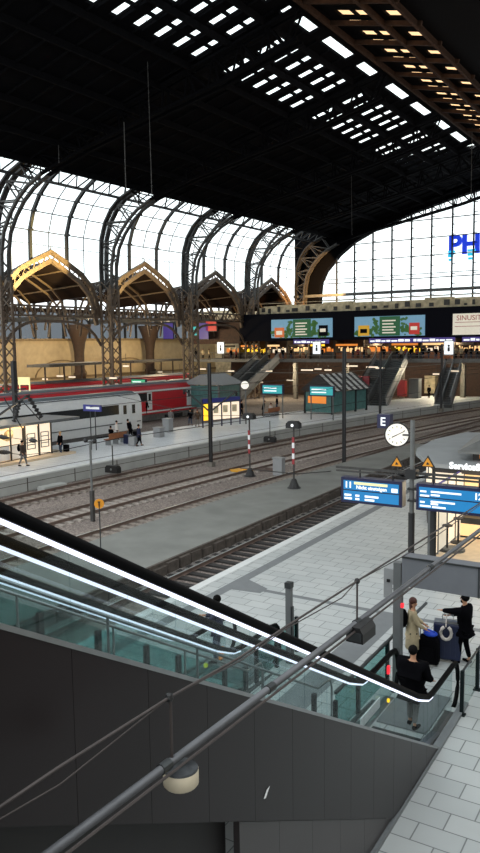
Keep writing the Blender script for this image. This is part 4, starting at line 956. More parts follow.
for y in (15.5, 16.85, 18.3, 19.7):
    MB().box(-3.99, -3.91, y-.03, y+.03, 0, 1.0).build('post', 'post_green', r); MB().box(-4.03, -3.87, y-.08, y+.08, 0, .025).build('foot_plate', 'post_green', r)
MB().box(-3.957, -3.943, 15.5, 19.7, .06, .97).build('glass_panel', 'clear_glass', r)
MB().box(-3.97, -3.93, 15.5, 19.7, .97, 1.0).build('rail', 'steel_dark', r)
# footbridge the photo is taken from
struct(MB().box(-34, 14, -16, .3, 6.0, 6.45), 'floor', 'deck_concrete')
# ---- portal sign over escalator A
r = thing('portal_sign', 'large blank grey sign box on a grey post over the escalator exit', 'sign', (-5.7, 16.2, 0))
MB().box(-5.72, -5.54, 16.05, 16.25, 0, 3.0).build('post', 'grey_metal', r)
MB().box(-2.6, -2.42, 16.05, 16.25, 0, 2.4).build('post', 'grey_metal', r)
MB().box(-5.5, -2.2, 16.0, 16.35, 2.5, 3.2).build('sign_box', 'grey_panel', r)
m_ = MB(); m_.box(-5.5, -2.2, 15.97, 16.0, 3.16, 3.2).box(-3.78, -3.75, 15.97, 16.0, 2.5, 3.2); m_.build('edge_strip', 'steel_dark', r)
rr_ = thing('pictogram_box', 'upright light grey box with dark slot left of the blank sign', 'sign', (-5.95, 16.6, 1.9))
MB().box(-6.08, -5.76, 16.4, 17.3, 2.0, 2.72).build('box', 'grey_box', rr_); MB().box(-6.0, -5.92, 16.37, 16.4, 2.4, 2.47).build('slot', 'black', rr_)
m_ = MB()
for k in range(3): m_.box(-5.85, -5.79, 16.37, 16.4, 2.06+k*.11, 2.13+k*.11)
m_.build('illegible_print', 'white_paint', rr_); MB().box(-5.98, -5.88, 16.8, 16.9, 0, 2.0).build('post', 'grey_metal', rr_)
q = ony(405, 603, 16.2); MB().box(q.x-.03, q.x+.03, 15.98, 16.05, q.z-.05, q.z+.05).build('warning_light', 'tail_red', r)
# portal post of escalator B
q = ony(289, 583, 16.0)
r = thing('portal_post', 'free-standing grey post with square cap behind the first escalator', 'post', (q.x, 16, 0))
MB().box(q.x-.07, q.x+.07, 15.93, 16.07, 0, q.z).build('shaft', 'grey_metal', r); MB().box(q.x-.085, q.x+.085, 15.91, 16.09, q.z-.12, q.z+.02).build('cap', 'steel_dark', r)
MB().box(q.x+.07, q.x+.11, 15.95, 16.05, 0, q.z-.6).build('cable_duct', 'steel_dark', r)
# ---- clock pole with displays
PX, PY = -7.93, 24.0
r = thing('display_pole', 'grey pole carrying clock, displays and warning triangles on a cross arm', 'pole', (PX, PY, 0))
MB().cyl((PX, PY, 2.2), (PX, PY, 5.45), .08, 12).build('upper_pole', 'iron_pale', r); MB().cyl((PX, PY, 0), (PX, PY, 2.3), .11, 12).build('lower_pole', 'iron_dark', r)
MB().cyl((PX+.72, PY+.1, 0), (PX+.72, PY+.1, 2.5), .11, 12).build('side_column', 'iron_dark', r)
m_ = MB(); m_.bar((-10.7, PY, 3.67), (-4.8, PY, 3.67), .08); m_.bar((-10.7, PY, 3.55), (-4.8, PY, 3.55), .06); m_.build('cross_arm', 'iron', r)
m_ = MB()
for x in (-9.8, -8.6, -7.2, -5.7): m_.cyl((x, PY, 3.35), (x, PY, 3.65), .03, 6)
m_.bar((PX, PY, 3.45), (PX-.8, PY, 3.7), .06); m_.bar((PX, PY, 3.45), (PX+.8, PY, 3.7), .06); m_.box(PX-.18, PX+.18, PY-.18, PY+.18, 3.5, 3.8)
for z in (2.7, 3.1): m_.box(PX-.12, PX+.3, PY-.12, PY+.12, z, z+.06)
m_.build('clamp', 'iron_dark', r)
def display(x0, x1, label, num, msg, numright=False):
    d = thing('train_display', label, 'display', ((x0+x1)/2, PY, 2.5))
    z0, z1 = 2.47, 3.36
    MB().box(x0, x1, PY-.18, PY+.22, z0, z1).build('housing', 'navy', d); MB().box(x1, x1+.015, PY-.15, PY+.2, z0+.02, z1-.02).build('end_cap', 'grey_metal', d)
    yy = PY-.185
    MB().box(x0+.1, x1-.1, yy-.01, yy, z0+.47, z1-.1).build('upper_screen', 'screen_blue', d); MB().box(x0+.1, x1-.1, yy-.01, yy, z0+.09, z0+.43).build('lower_screen', 'screen_blue', d)
    T = lambda x, z: Matrix.Translation(Vector((x, yy-.014, z))) @ Matrix.Rotation(pi/2, 4, 'X')
    textobj(num, .29, .003, 'white_lit', T(x1-.62 if numright else x0+.14, z0+.54), d, 'track_number', bold=.012)
    if msg: textobj(msg, .17, .003, 'white_lit', T(x0+.58, z0+.52), d, 'message_text', bold=.006)
    mm = MB()
    if not numright:
        MB().box(x0+.5, x1-.5, yy-.02, yy-.01, z1-.22, z1-.13).build('yellow_strip', 'amber_lit', d)
        for a, b, z in ((.14, .42, .12), (.14, .4, .24), (.55, .7, .12), (.55, .7, .24), (.9, 1.4, .24), (.9, 1.25, .12)): mm.box(x0+a, x0+b, yy-.02, yy-.01, z0+z, z0+z+.07)
        mm.box(x1-.36, x1-.14, yy-.02, yy-.01, z0+.5, z0+.64)
    else:
        for a, b, z in ((.14, .35, .62), (.14, .45, .48), (.5, 1.5, .63), (.5, .8, .52), (.14, .3, .26), (.14, .5, .13), (.5, 1.3, .3), (.5, .75, .22), (.55, 1.0, .12)): mm.box(x0+a, x0+b, yy-.02, yy-.01, z0+z, z0+z+.06)
    mm.build('dash_text', 'white_lit', d)
display(-10.44, -8.22, 'blue train display showing track 11, hanging left of the clock pole', '11', 'Nicht einsteigen')
display(-7.72, -5.2, 'blue train display showing track 12, hanging right of the clock pole', '12', None, True)
for px, lb in ((397, 'yellow warning triangle left of the clock pole'), (428, 'yellow warning triangle right of the clock pole')):
    q = ony(px, 462, PY-.1); w_ = .24
    t = thing('warning_triangle', lb, 'warning sign', tuple(q), 'yellow warning triangles on the cross arm')
    MB().prism([(q.x-w_, q.z-.17), (q.x+w_, q.z-.17), (q.x, q.z+.22)], 'y', q.y-.02, q.y+.02).build('border', 'black', t)
    MB().prism([(q.x-w_*.75, q.z-.14), (q.x+w_*.75, q.z-.14), (q.x, q.z+.15)], 'y', q.y-.03, q.y-.02).build('face', 'orange_sign', t)
    MB().prism([(q.x-.05, q.z-.09), (q.x+.06, q.z-.08), (q.x+.02, q.z-.02), (q.x-.02, q.z)], 'y', q.y-.036, q.y-.03).build('symbol', 'black', t)
    MB().bar((q.x, q.y+.06, 3.6), (q.x, q.y+.06, q.z+.05), .03).build('bracket', 'iron', t)
q = ony(397, 434.5, PY); n = Vector((.3, -.95, -.02)).normalized()
t = thing('platform_clock', 'large white station clock with dark rim on the pole above the displays', 'clock', tuple(q))
MB().disc(q, .42, n, .16, 40).build('rim', 'black', t); cc = q+n*.085; MB().disc(cc, .38, n, .01, 40).build('dial', 'clock_face', t)
u = Vector((n.y, -n.x, 0)).normalized()*-1; up_v = Vector((0, 0, 1))
m_ = MB()
for k in range(12):
    a = k*pi/6; dr_ = u*sin(a)+up_v*cos(a); m_.bar(cc+n*.01+dr_*.25, cc+n*.01+dr_*.31, .02, .01, up=n)
m_.build('hour_marks', 'black', t)
m_ = MB(); a = radians(63); m_.bar(cc+n*.012-(u*sin(a)+up_v*cos(a))*.05, cc+n*.012+(u*sin(a)+up_v*cos(a))*.28, .022, .01, up=n); m_.build('minute_hand', 'black', t)
m_ = MB(); a = radians(243); m_.bar(cc+n*.012, cc+n*.012+(u*sin(a)+up_v*cos(a))*.19, .03, .01, up=n); m_.build('hour_hand', 'black', t)
MB().bar(q, (PX, PY, q.z), .06).build('bracket', 'iron', t)
q = ony(385, 421, PY+.25)
t = thing('section_sign', 'dark blue square sign with white letter E above the clock', 'sign', tuple(q))
MB().box(q.x-.23, q.x+.23, q.y-.15, q.y+.15, q.z-.24, q.z+.24).build('box', 'screen_blue_dark' if False else 'navy', t)
textobj('E', .4, .004, 'white_lit', Matrix.Translation(Vector((q.x-.12, q.y-.155, q.z-.14))) @ Matrix.Rotation(pi/2, 4, 'X'), t, 'letter', bold=.006)
MB().bar((q.x, q.y, q.z-.1), (PX, PY, q.z-.25), .04).build('bracket', 'iron', t)
# ---- service store
r = thing('service_kiosk', 'station service store with flat grey roof and warm lit windows', 'kiosk', (-7, 30, 0))
RZ = 2.95
rc = [onz(a, b, RZ) for a, b in ((433, 463.5), (424, 459), (416, 452), (417, 448), (435, 439), (467, 432))]
roofp = [(-1, rc[0].y-.3)]+[(q_.x, q_.y) for q_ in rc]+[(-1, rc[-1].y)]
MB().prism(roofp, 'z', 2.78, RZ).build('roof', 'kiosk_roof', r)
ctr = Vector((-5.5, 32)); ins = [tuple(Vector(p)+(ctr-Vector(p))*.06) for p in roofp]
MB().prism(ins, 'z', 2.6, 2.79).build('fascia', 'kiosk_dark', r)
# walls with windows
wallp = [(-9.3, 31.05), (-9.8, 32), (-10.3, 33.5), (-10.2, 37)]
m_ = MB()
for a, b in zip(wallp[:-1], wallp[1:]): m_.bar((a[0], a[1], 1.3), (b[0], b[1], 1.3), .1, 2.6)
m_.build('side_wall', 'kiosk_dark', r)
for a, b in zip(wallp[:-1], wallp[1:]):
    A, B_ = Vector((a[0], a[1], 0)), Vector((b[0], b[1], 0)); n_ = max(1, round((B_-A).length/1.1)); dn = Vector((-(B_-A).y, (B_-A).x, 0)).normalized()
    if dn.x > 0: dn = -dn
    for k in range(n_):
        p, q = A+(B_-A)*((k+.12)/n_)+dn*.07, A+(B_-A)*((k+.88)/n_)+dn*.07
        MB().bar((p.x, p.y, 1.65), (q.x, q.y, 1.65), .03, 1.9).build('window', 'cream_lit' if k % 2 == 0 else 'warm_lit', r)
MB().box(-9.3, -1, 31, 31.1, 0, 2.65).build('front_wall', 'kiosk_dark', r)
for k in range(7):
    x0_ = -9.2+k*1.15; MB().box(x0_, x0_+.95, 30.95, 31.0, 1.0, 2.5).build('window', ['cream_lit', 'warm_lit', 'cream_lit'][k % 3], r)
MB().box(-7.9, -1, 30.2, 30.9, .0, .85).build('counter', 'steel_dark', r); MB().box(-7.9, -1, 30.15, 30.19, .1, .6).build('counter_light', 'warm_lit', r)
MB().box(-8.0, -1, 24.6, 31, 0, .012).build('inner_floor', 'beige_floor', r)
for y in (26.3, 27.3, 28.5, 29.7, 30.95): MB().box(-8.06, -7.96, y-.05, y+.05, 0, 2.75).build('wall_post', 'grey_metal', r)
for k, (a, b) in enumerate(((26.35, 27.25), (27.35, 28.45), (28.55, 29.65), (29.75, 30.9))): MB().box(-8.04, -7.99, a, b, .1, 2.65).build('glass_panel', 'cream_lit' if k != 1 else 'ad_cream', r)
MB().box(-8.1, -8.05, 26.3, 31, 2.3, 2.7).build('sign_band', 'purple_lit', r)
# roof lantern
L0 = onz(458, 453, 3.3)
m_ = MB().box(L0.x+.5, -1, L0.y+.5, 36, 2.95, 3.35).build('lantern_wall', 'kiosk_dark', r)
MB().box(L0.x+.8, -1, L0.y+.45, L0.y+.5, 3.05, 3.3).build('lantern_window', 'warm_lit2', r)
ov = [(L0.x, L0.y), (0, L0.y-.4), (0, 37), (L0.x-.6, 37)]
vs = [(x, y, 3.3) for x, y in ov]+[(x, y, 3.4) for x, y in ov]+[(L0.x+2.2, L0.y+2.2, 4.6), (0, L0.y+2.2, 4.6), (0, 35, 4.6), (L0.x+1.9, 35, 4.6)]
MB().add(vs, [(3, 2, 1, 0), (0, 1, 5, 4), (1, 2, 6, 5), (2, 3, 7, 6), (3, 0, 4, 7), (4, 5, 9, 8), (5, 6, 10, 9), (6, 7, 11, 10), (7, 4, 8, 11), (8, 9, 10, 11)]).build('lantern_roof', 'iron_pale', r)
ta = atan2(26.1-27.6, -6.2+8.1)
q = onz(451, 468.5, 2.95)
textobj('ServiceStore', .36, .02, 'white_lit', Matrix.Translation(Vector((q.x, q.y-.25, 3.0))) @ Matrix.Rotation(radians(0), 4, 'Z') @ Matrix.Rotation(pi/2, 4, 'X'), r, 'shop_lettering', bold=.016)
# bar stools / standing tables near the store
for k, (px, py, lb) in enumerate(((447, 551, 'dark folded stand on the lit floor beside the store glass wall, left one'), (458, 543, 'dark folded stand on the lit floor beside the store glass wall, right one'))):
    q = onz(px, py); t = thing('floor_stand', lb, 'stand', tuple(q)); MB().lathe(q, [(.3, 0), (.3, .04), (.05, .08)], 14).build('base', 'iron_dark', t); MB().cyl(q, (q.x, q.y, .95), .04, 8).build('column', 'iron_dark', t); MB().lathe((q.x, q.y, .95), [(.05, 0), (.2, .04), (.2, .08)], 14).build('top', 'iron_dark', t)
q = onz(454, 551); solo(MB().lathe(q, [(.42, 0), (.42, .1), (.34, .14)], 18), 'pedestal_stand', 'iron_pale', 'low round grey pedestal between two dark stands on the lit floor', 'stand')
# ---- pipe, cable and fixtures hanging in front of the camera side
PZ = 5.0
pA = onz(30, 868, PZ); pB = onz(520, 500, PZ)
r = thing('hanging_pipe', 'long grey pipe running diagonally through the air across the foreground', 'pipe', tuple(pA))
pA2 = pA+(pA-pB)*.02
MB().cyl(pA2, pB, .033, 12).build('pipe', 'pipe', r, True)
dp = (pB-pA).normalized(); sdp = Vector((dp.y, -dp.x, 0))
MB().tube([pA2+sdp*.06+Vector((0, 0, -.03)), pB+sdp*.06+Vector((0, 0, -.03))], .012, 6).build('strapped_cable', 'cable', r)
for px in (165, 270, 357, 430):
    q = onz(px, 853-.751*(px-50), PZ); MB().cyl(q-dp*.05, q+dp*.05, .043, 10).build('clamp', 'steel_dark', r)
def vert(px, py):  # a point above the pipe line at the cable's pixel height
    v = _ray(px, py); t = pA.x/v.x*.985
    a = onz(px, 853-.751*(px-50), PZ); t = a.y/v.y
    return Vector((a.x, a.y, EYE+v.z*t))
cps = [(-6, 816), (60, 770), (171, 698), (240, 658), (286, 627), (340, 592), (357, 581), (420, 541), (486, 499)]
cp = [vert(*p) for p in cps]
r = thing('suspension_cable', 'dark sagging suspension cable strung above the foreground pipe', 'cable', tuple(cp[0]))
MB().tube(cp, .011, 6).build('main_cable', 'cable', r, True)
MB().tube([p+Vector((.02, 0, -.05-.05*sin(i*1.3))) if i not in (2, 6) else p for i, p in enumerate(cp)], .006, 5).build('twin_cable', 'cable', r, True)
q = vert(171, 698); MB().sph(q, .035, 8).build('cable_clamp', 'black', r); q = vert(357, 581); MB().sph(q, .035, 8).build('cable_clamp', 'black', r)
a = onz(172, 761, PZ); q = vert(172, 698)
r = thing('round_ceiling_lamp', 'round pale drum lamp with dirty dark lid hanging under the pipe', 'lamp', tuple(a))
MB().cyl(a, q, .012, 6).build('hanger', 'cable', r)
lc = ony(173, 782, a.y); c0 = (lc.x, lc.y+.1, lc.z-.075)
MB().lathe(c0, [(.12, 0), (.137, .02), (.137, .125), (.132, .13)], 24).build('drum', 'lamp_shell', r, True); MB().lathe((c0[0], c0[1], c0[2]+.13), [(.135, 0), (.128, .015), (.05, .03)], 24).build('lid', 'lamp_lid', r)
a = onz(357, 623, PZ); q = vert(357, 581)
r = thing('floodlight', 'black box-shaped floodlight hanging below the pipe on a chain', 'lamp', tuple(a))
MB().cyl(a, q, .012, 6).build('hanger', 'cable', r)
lc = ony(361, 630, a.y); w_, d_ = .19, .26
u_ = sdp; 
def lf(p): return lc+dp*p[0]+sdp*p[1]+Vector((0, 0, p[2]))
MB(lf).prism([(-.10, -.09), (.10, -.09), (.10, .02), (.06, .08), (-.06, .08), (-.10, .02)], 'x', -.17, .17).build('housing', 'black', r)
MB(lf).box(-.18, .18, -.07, .07, .08, .09).build('visor', 'iron_dark', r); MB(lf).box(-.18, -.17, -.08, .08, -.07, .03).build('end_cap', 'steel_dark', r)
# ================================================================== PEOPLE
def skin(name, nodes, edges, m, parent, sub=1, roots=(0,)):
    me = bpy.data.meshes.new(name); me.from_pydata([n[0] for n in nodes], edges, [])
    o = bpy.data.objects.new(name, me); COL.objects.link(o); o.parent = parent
    s = o.modifiers.new('skin', 'SKIN'); s.use_smooth_shade = True
    sv = me.skin_vertices[0].data if me.skin_vertices else None
    if sv is None:
        bpy.context.view_layer.objects.active = o; sv = me.skin_vertices[0].data
    for i, n in enumerate(nodes):
        rr = n[1]; sv[i].radius = (rr, rr) if not isinstance(rr, tuple) else rr; sv[i].use_root = i in roots
    d = o.modifiers.new('sub', 'SUBSURF'); d.levels = sub; d.render_levels = sub
    me.materials.append(M[m]); return o
def person(label, loc, rz, h=1.75, top='cloth_black', legs='cloth_jeans', hair='hair_black', armL=None, armR=None, stride=.12, sit=False, longcoat=False, longhair=False, backpack=None, bag=None, bulk=1, lean=0, group=None, beard=False, headturn=0, shoes='cloth_black', fem=False):
    k = h/1.75; r = thing('person', label, 'person', loc, group); r.rotation_euler = (0, 0, rz)
    V = lambda x, y, z: (x*k, y*k, z*k)
    sw = .165 if fem else .185
    ph = .50 if sit else .94; ln = lean
    T = lambda x, y, z: V(x, y+ln*(z-ph), z-(.44 if sit else 0)) if z > .9 else V(x, y, z)
    pel = T(0, 0, .95)
    armL = armL or [(-sw-.05, .03, 1.14), (-sw-.03, .12, .90)]; armR = armR or [(sw+.05, .03, 1.14), (sw+.03, .12, .90)]
    if sit: knees = [(-.1, .42, .5), (.1, .42, .5)]; ank = [(-.1, .42, .08), (.1, .42, .08)]
    else: knees = [(-.09, .04+stride*.5, .5), (.09, .04-stride*.3, .5)]; ank = [(-.09, stride, .08), (.09, -stride, .08)]
    nodes = [(pel, .12*k), (T(0, .01, 1.12), .115*k), (T(0, 0, 1.32), .135*k), (T(0, 0, 1.45), .07*k), (T(0, .01, 1.52), .052*k), (T(0, .025, 1.60), .078*k), (T(0, .015, 1.69), .088*k), (T(0, 0, 1.735), .05*k)]
    edges = [(i, i+1) for i in range(7)]
    fing = []
    for s, arm in ((-1, armL), (1, armR)):
        b = len(nodes); e, w = arm
        ev = Vector(T(*e)); wv = Vector(T(*w)); dr_ = (wv-ev).normalized()
        nodes += [(T(s*sw, 0, 1.41), .062*k), (tuple(ev), .045*k), (tuple(wv), .03*k), (tuple(wv+dr_*.06*k), (.036*k, .018*k)), (tuple(wv+dr_*.09*k), (.034*k, .016*k))]
        edges += [(2, b), (b, b+1), (b+1, b+2), (b+2, b+3), (b+3, b+4)]
        sdv = dr_.cross(Vector((0, 0, 1)) if abs(dr_.z) < .9 else Vector((0, 1, 0))).normalized(); cu = Vector((0, .35, 0))
        for q in range(4):
            o_ = sdv*((q-1.5)*.019*k); L_ = (.075, .085, .08, .062)[q]*k; p0 = wv+dr_*.085*k+o_; n0 = len(nodes)
            nodes += [(tuple(p0), .0085*k), (tuple(p0+(dr_+cu*.3).normalized()*L_*.55), .008*k), (tuple(p0+(dr_+cu).normalized()*L_), .0065*k)]
            edges += [(n0, n0+1), (n0+1, n0+2)]; fing.append(n0)
        p0 = wv+dr_*.03*k-sdv*.025*k*s; n0 = len(nodes)
        nodes += [(tuple(p0), .01*k), (tuple(p0+(dr_-sdv*s).normalized()*.045*k), .009*k), (tuple(p0+(dr_*1.5-sdv*s*.6+cu*.4).normalized()*.075*k), .007*k)]
        edges += [(n0, n0+1), (n0+1, n0+2)]; fing.append(n0)
    for i in (0, 1):
        b = len(nodes); s = (-1, 1)[i]; hz = .9 if not sit else .52
        hp_ = V(s*.09, 0, hz)
        nodes += [(hp_, .085*k), (V(*knees[i]), .055*k), (V(*ank[i]), .036*k), (V(ank[i][0]+s*.02, ank[i][1]+.14, .035), .03*k)]
        edges += [(0, b), (b, b+1), (b+1, b+2), (b+2, b+3)]
    body = skin('body', nodes, edges, 'skin', r, 1, [0]+fing)
    hc = Vector(T(0, .02, 1.64))
    fw = Vector((sin(headturn), cos(headturn), 0)); sdv = Vector((fw.y, -fw.x, 0))
    def off(o): ROOTLOC[r.name] = (0, 0, 0); return o
    ROOTLOC[r.name] = (0, 0, 0)
    m_ = MB(); m_.bar(hc+fw*.085*k+Vector((0, 0, .02*k)), hc+fw*.112*k+Vector((0, 0, -.02*k)), .022*k, .03*k); m_.build('nose', 'skin', r)
    for s in (-1, 1): MB().sph(hc+fw*.078*k+sdv*s*.032*k+Vector((0, 0, .03*k)), .012*k, 8).build('eye', 'black', r)
    MB().bar(hc+fw*.083*k-sdv*.025*k+Vector((0, 0, -.05*k)), hc+fw*.083*k+sdv*.025*k+Vector((0, 0, -.05*k)), .01*k, .012*k).build('mouth', 'cloth_red', r)
    hm = MB(); hm.sph(hc-fw*.022*k+Vector((0, 0, .045*k)), .106*k, 16, (.92, 1.0, 1.0))
    if longhair: hm.sph(hc-fw*.06*k+Vector((0, 0, -.08*k)), .1*k, 12, (1, .7, 1.7))
    hm.build('hair', hair, r, True)
    if beard: MB().sph(hc+fw*.045*k+Vector((0, 0, -.065*k)), .062*k, 12, (1, .9, .9)).build('beard', 'hair_black', r, True)
    # clothes
    kb = k*bulk; cn = [(T(0, 0, .91), .17*kb), (T(0, .01, 1.12), .165*kb), (T(0, 0, 1.3), .18*kb), (T(0, 0, 1.44), .1*kb)]; ce = [(0, 1), (1, 2), (2, 3)]; b = 4; cn += [(T(0, 0, .901) if sit else V(0, 0, .82), .16*kb)]; ce += [(0, 4)]
    for s, arm in ((-1, armL), (1, armR)):
        b = len(cn); cn += [(T(s*sw*bulk, 0, 1.40), .092*kb), (T(*arm[0]), .072*kb), (T(*arm[1]), .052*kb)]; ce += [(2, b), (b, b+1), (b+1, b+2)]
    if longcoat: MB(lambda p: (p[0], p[1]*.78, p[2])).lathe((0, 0, 0), [(.16*k, 1.2*k), (.165*k, 1.05*k), (.2*k, .92*k), (.215*k, .75*k), (.23*k, .45*k), (.2*k, .45*k)], 20).build('coat_skirt', top, r, True)
    skin('jacket' if not longcoat else 'coat', cn, ce, top, r)
    tn = [(V(0, 0, .97 if not sit else .52), .15*k)]; te = []
    for i in (0, 1):
        s = (-1, 1)[i]; b = len(tn); tn += [(V(s*.09, 0, .86 if not sit else .52), .102*k), (V(*knees[i]), .075*k), (V(ank[i][0], ank[i][1], .13), .058*k)]; te += [(0, b), (b, b+1), (b+1, b+2)]
    skin('trousers', tn, te, legs, r)
    for i in (0, 1):
        s = (-1, 1)[i]; a = Vector(V(ank[i][0], ank[i][1]-.03, .05)); MB().tube([a, a+Vector((s*.02, .1, -.005))*k, a+Vector((s*.03, .22, -.015))*k], [.05*k, .048*k, .03*k], 8).build('shoe', shoes, r, True)
    if backpack: MB().sph(T(0, -.24, 1.24), .2*k, 12, (.85, .6, 1.25)).build('backpack', backpack, r, True)
    if bag: MB().sph(T(sw+.12, .05, .85), .15*k, 12, (.45, .9, 1)).build('shoulder_bag', bag, r, True); 
    return r
H = math.pi
# near people. rz rotates facing from +Y
w_ = onz(412, 664); person('woman in long beige coat with auburn hair and dark backpack, standing sideways beside her luggage', (w_.x, w_.y, 0), radians(-62), 1.70, 'cloth_beige', 'cloth_black', 'hair_auburn', armR=[(.2, .08, 1.16), (.16, .28, 1.02)], armL=[(-.19, .12, 1.16), (-.1, .3, 1.05)], stride=.05, longcoat=True, longhair=True, backpack='cloth_black', fem=True, headturn=radians(50))
m0 = onz(464, 663); person('bearded man in black jacket reaching towards a large navy suitcase', (m0.x, m0.y, 0), radians(78), 1.78, 'cloth_black', 'cloth_black', 'hair_black', armL=[(-.16, .30, 1.30), (-.08, .56, 1.24)], armR=[(.18, .22, 1.18), (.06, .42, 1.12)], stride=.1, beard=True, bulk=1.15)
e0 = onz(412, 727, .1); person('person in black pullover seen from behind stepping off the nearest escalator', tuple(e0), radians(-8), 1.74, 'cloth_black', 'cloth_grey', 'hair_black', armL=[(-.3, .05, 1.16), (-.32, .22, 1.05)], armR=[(.3, .05, 1.16), (.32, .22, 1.05)], stride=.08, bulk=1.45)
q = ony(217, 598, 18.3); q2 = onz(217, 597, 1.72); person('person in navy jacket looking down, behind the handrails of both escalators', (q2.x, q2.y, 0), radians(115), 1.74, 'cloth_navy', 'cloth_jeans', 'hair_black', armL=[(-.2, .16, 1.15), (-.1, .34, 1.2)], armR=[(.2, .16, 1.15), (.1, .34, 1.2)], stride=.05)
# luggage
q = onz(447, 660); r = thing('suitcase', 'large navy blue hard suitcase with a white-grey ring pillow on it, between couple', 'suitcase', (q.x, q.y, 0)); r.rotation_euler = (0, 0, radians(12)); ROOTLOC[r.name] = (0, 0, 0)
sh_ = MB().box(-.34, .34, -.17, .17, .06, 1.02).build('shell', 'case_navy', r); bv = sh_.modifiers.new('b', 'BEVEL'); bv.width = .06; bv.segments = 3
m_ = MB()
for x in (-.2, -.07, .07, .2): m_.box(x-.015, x+.015, -.185, -.165, .14, .94)
m_.build('rib', 'case_navy', r)
for x in (-.26, .26):
    for y in (-.11, .11): MB().disc((x, y, .035), .035, (1, 0, 0), .03, 10).build('wheel', 'black', r)
MB().tube([(-.13, .1, 1.0), (-.13, .1, 1.16), (.13, .1, 1.16), (.13, .1, 1.0)], .013, 6).build('handle', 'steel', r)
MB().bar((-.33, 0, 1.025), (.33, 0, 1.025), .3, .012).build('top_edge', 'steel', r)
r2 = thing('neck_pillow', 'light grey horseshoe neck pillow hanging on the navy suitcase', 'pillow', (q.x, q.y, 0)); r2.rotation_euler = (0, 0, radians(12)); ROOTLOC[r2.name] = (0, 0, 0)
MB().tube([(-.02+.13*cos(a), -.23, .8+.17*sin(a)) for a in [radians(115+i*31) for i in range(11)]], .042, 10).build('pillow', 'cloth_white', r2, True)
MB().tube([(-.03, -.2, .94), (-.03, -.1, 1.1), (-.03, .1, 1.17)], .014, 6).build('strap', 'cloth_white', r2)
q = onz(428, 664); r = thing('wheeled_bag', 'black soft wheeled bag standing between woman and navy suitcase', 'bag', (q.x, q.y, 0)); r.rotation_euler = (0, 0, radians(8)); ROOTLOC[r.name] = (0, 0, 0)
sh_ = MB().prism([(-.28, .06), (.28, .06), (.27, .62), (.17, .74), (-.2, .74), (-.29, .55)], 'y', -.16, .16).build('bag_body', 'cloth_black', r); bv = sh_.modifiers.new('b', 'BEVEL'); bv.width = .05; bv.segments = 3
MB().box(-.2, .18, -.2, -.16, .15, .5).build('front_pocket', 'cloth_black', r)
for x in (-.2, .2): MB().disc((x, 0, .035), .035, (1, 0, 0), .04, 10).build('wheel', 'steel_dark', r)
MB().tube([(-.22, .1, .7), (-.22, .1, 1.0), (-.05, .1, 1.0), (-.05, .1, .7)], .012, 6).build('handle', 'steel_dark', r)
q3 = (q.x+.05, q.y, .76); solo(MB().sph((q.x+.05, q.y, .81), .16, 16, (1.15, .75, .5)).tube([(q.x-.1, q.y-.1, .9), (q.x+.05, q.y-.12, .95), (q.x+.2, q.y-.1, .9)], .02, 6), 'blue_bundle', 'case_blue', 'bright blue bundle lying on top of the black wheeled bag', 'bundle', smooth=True)
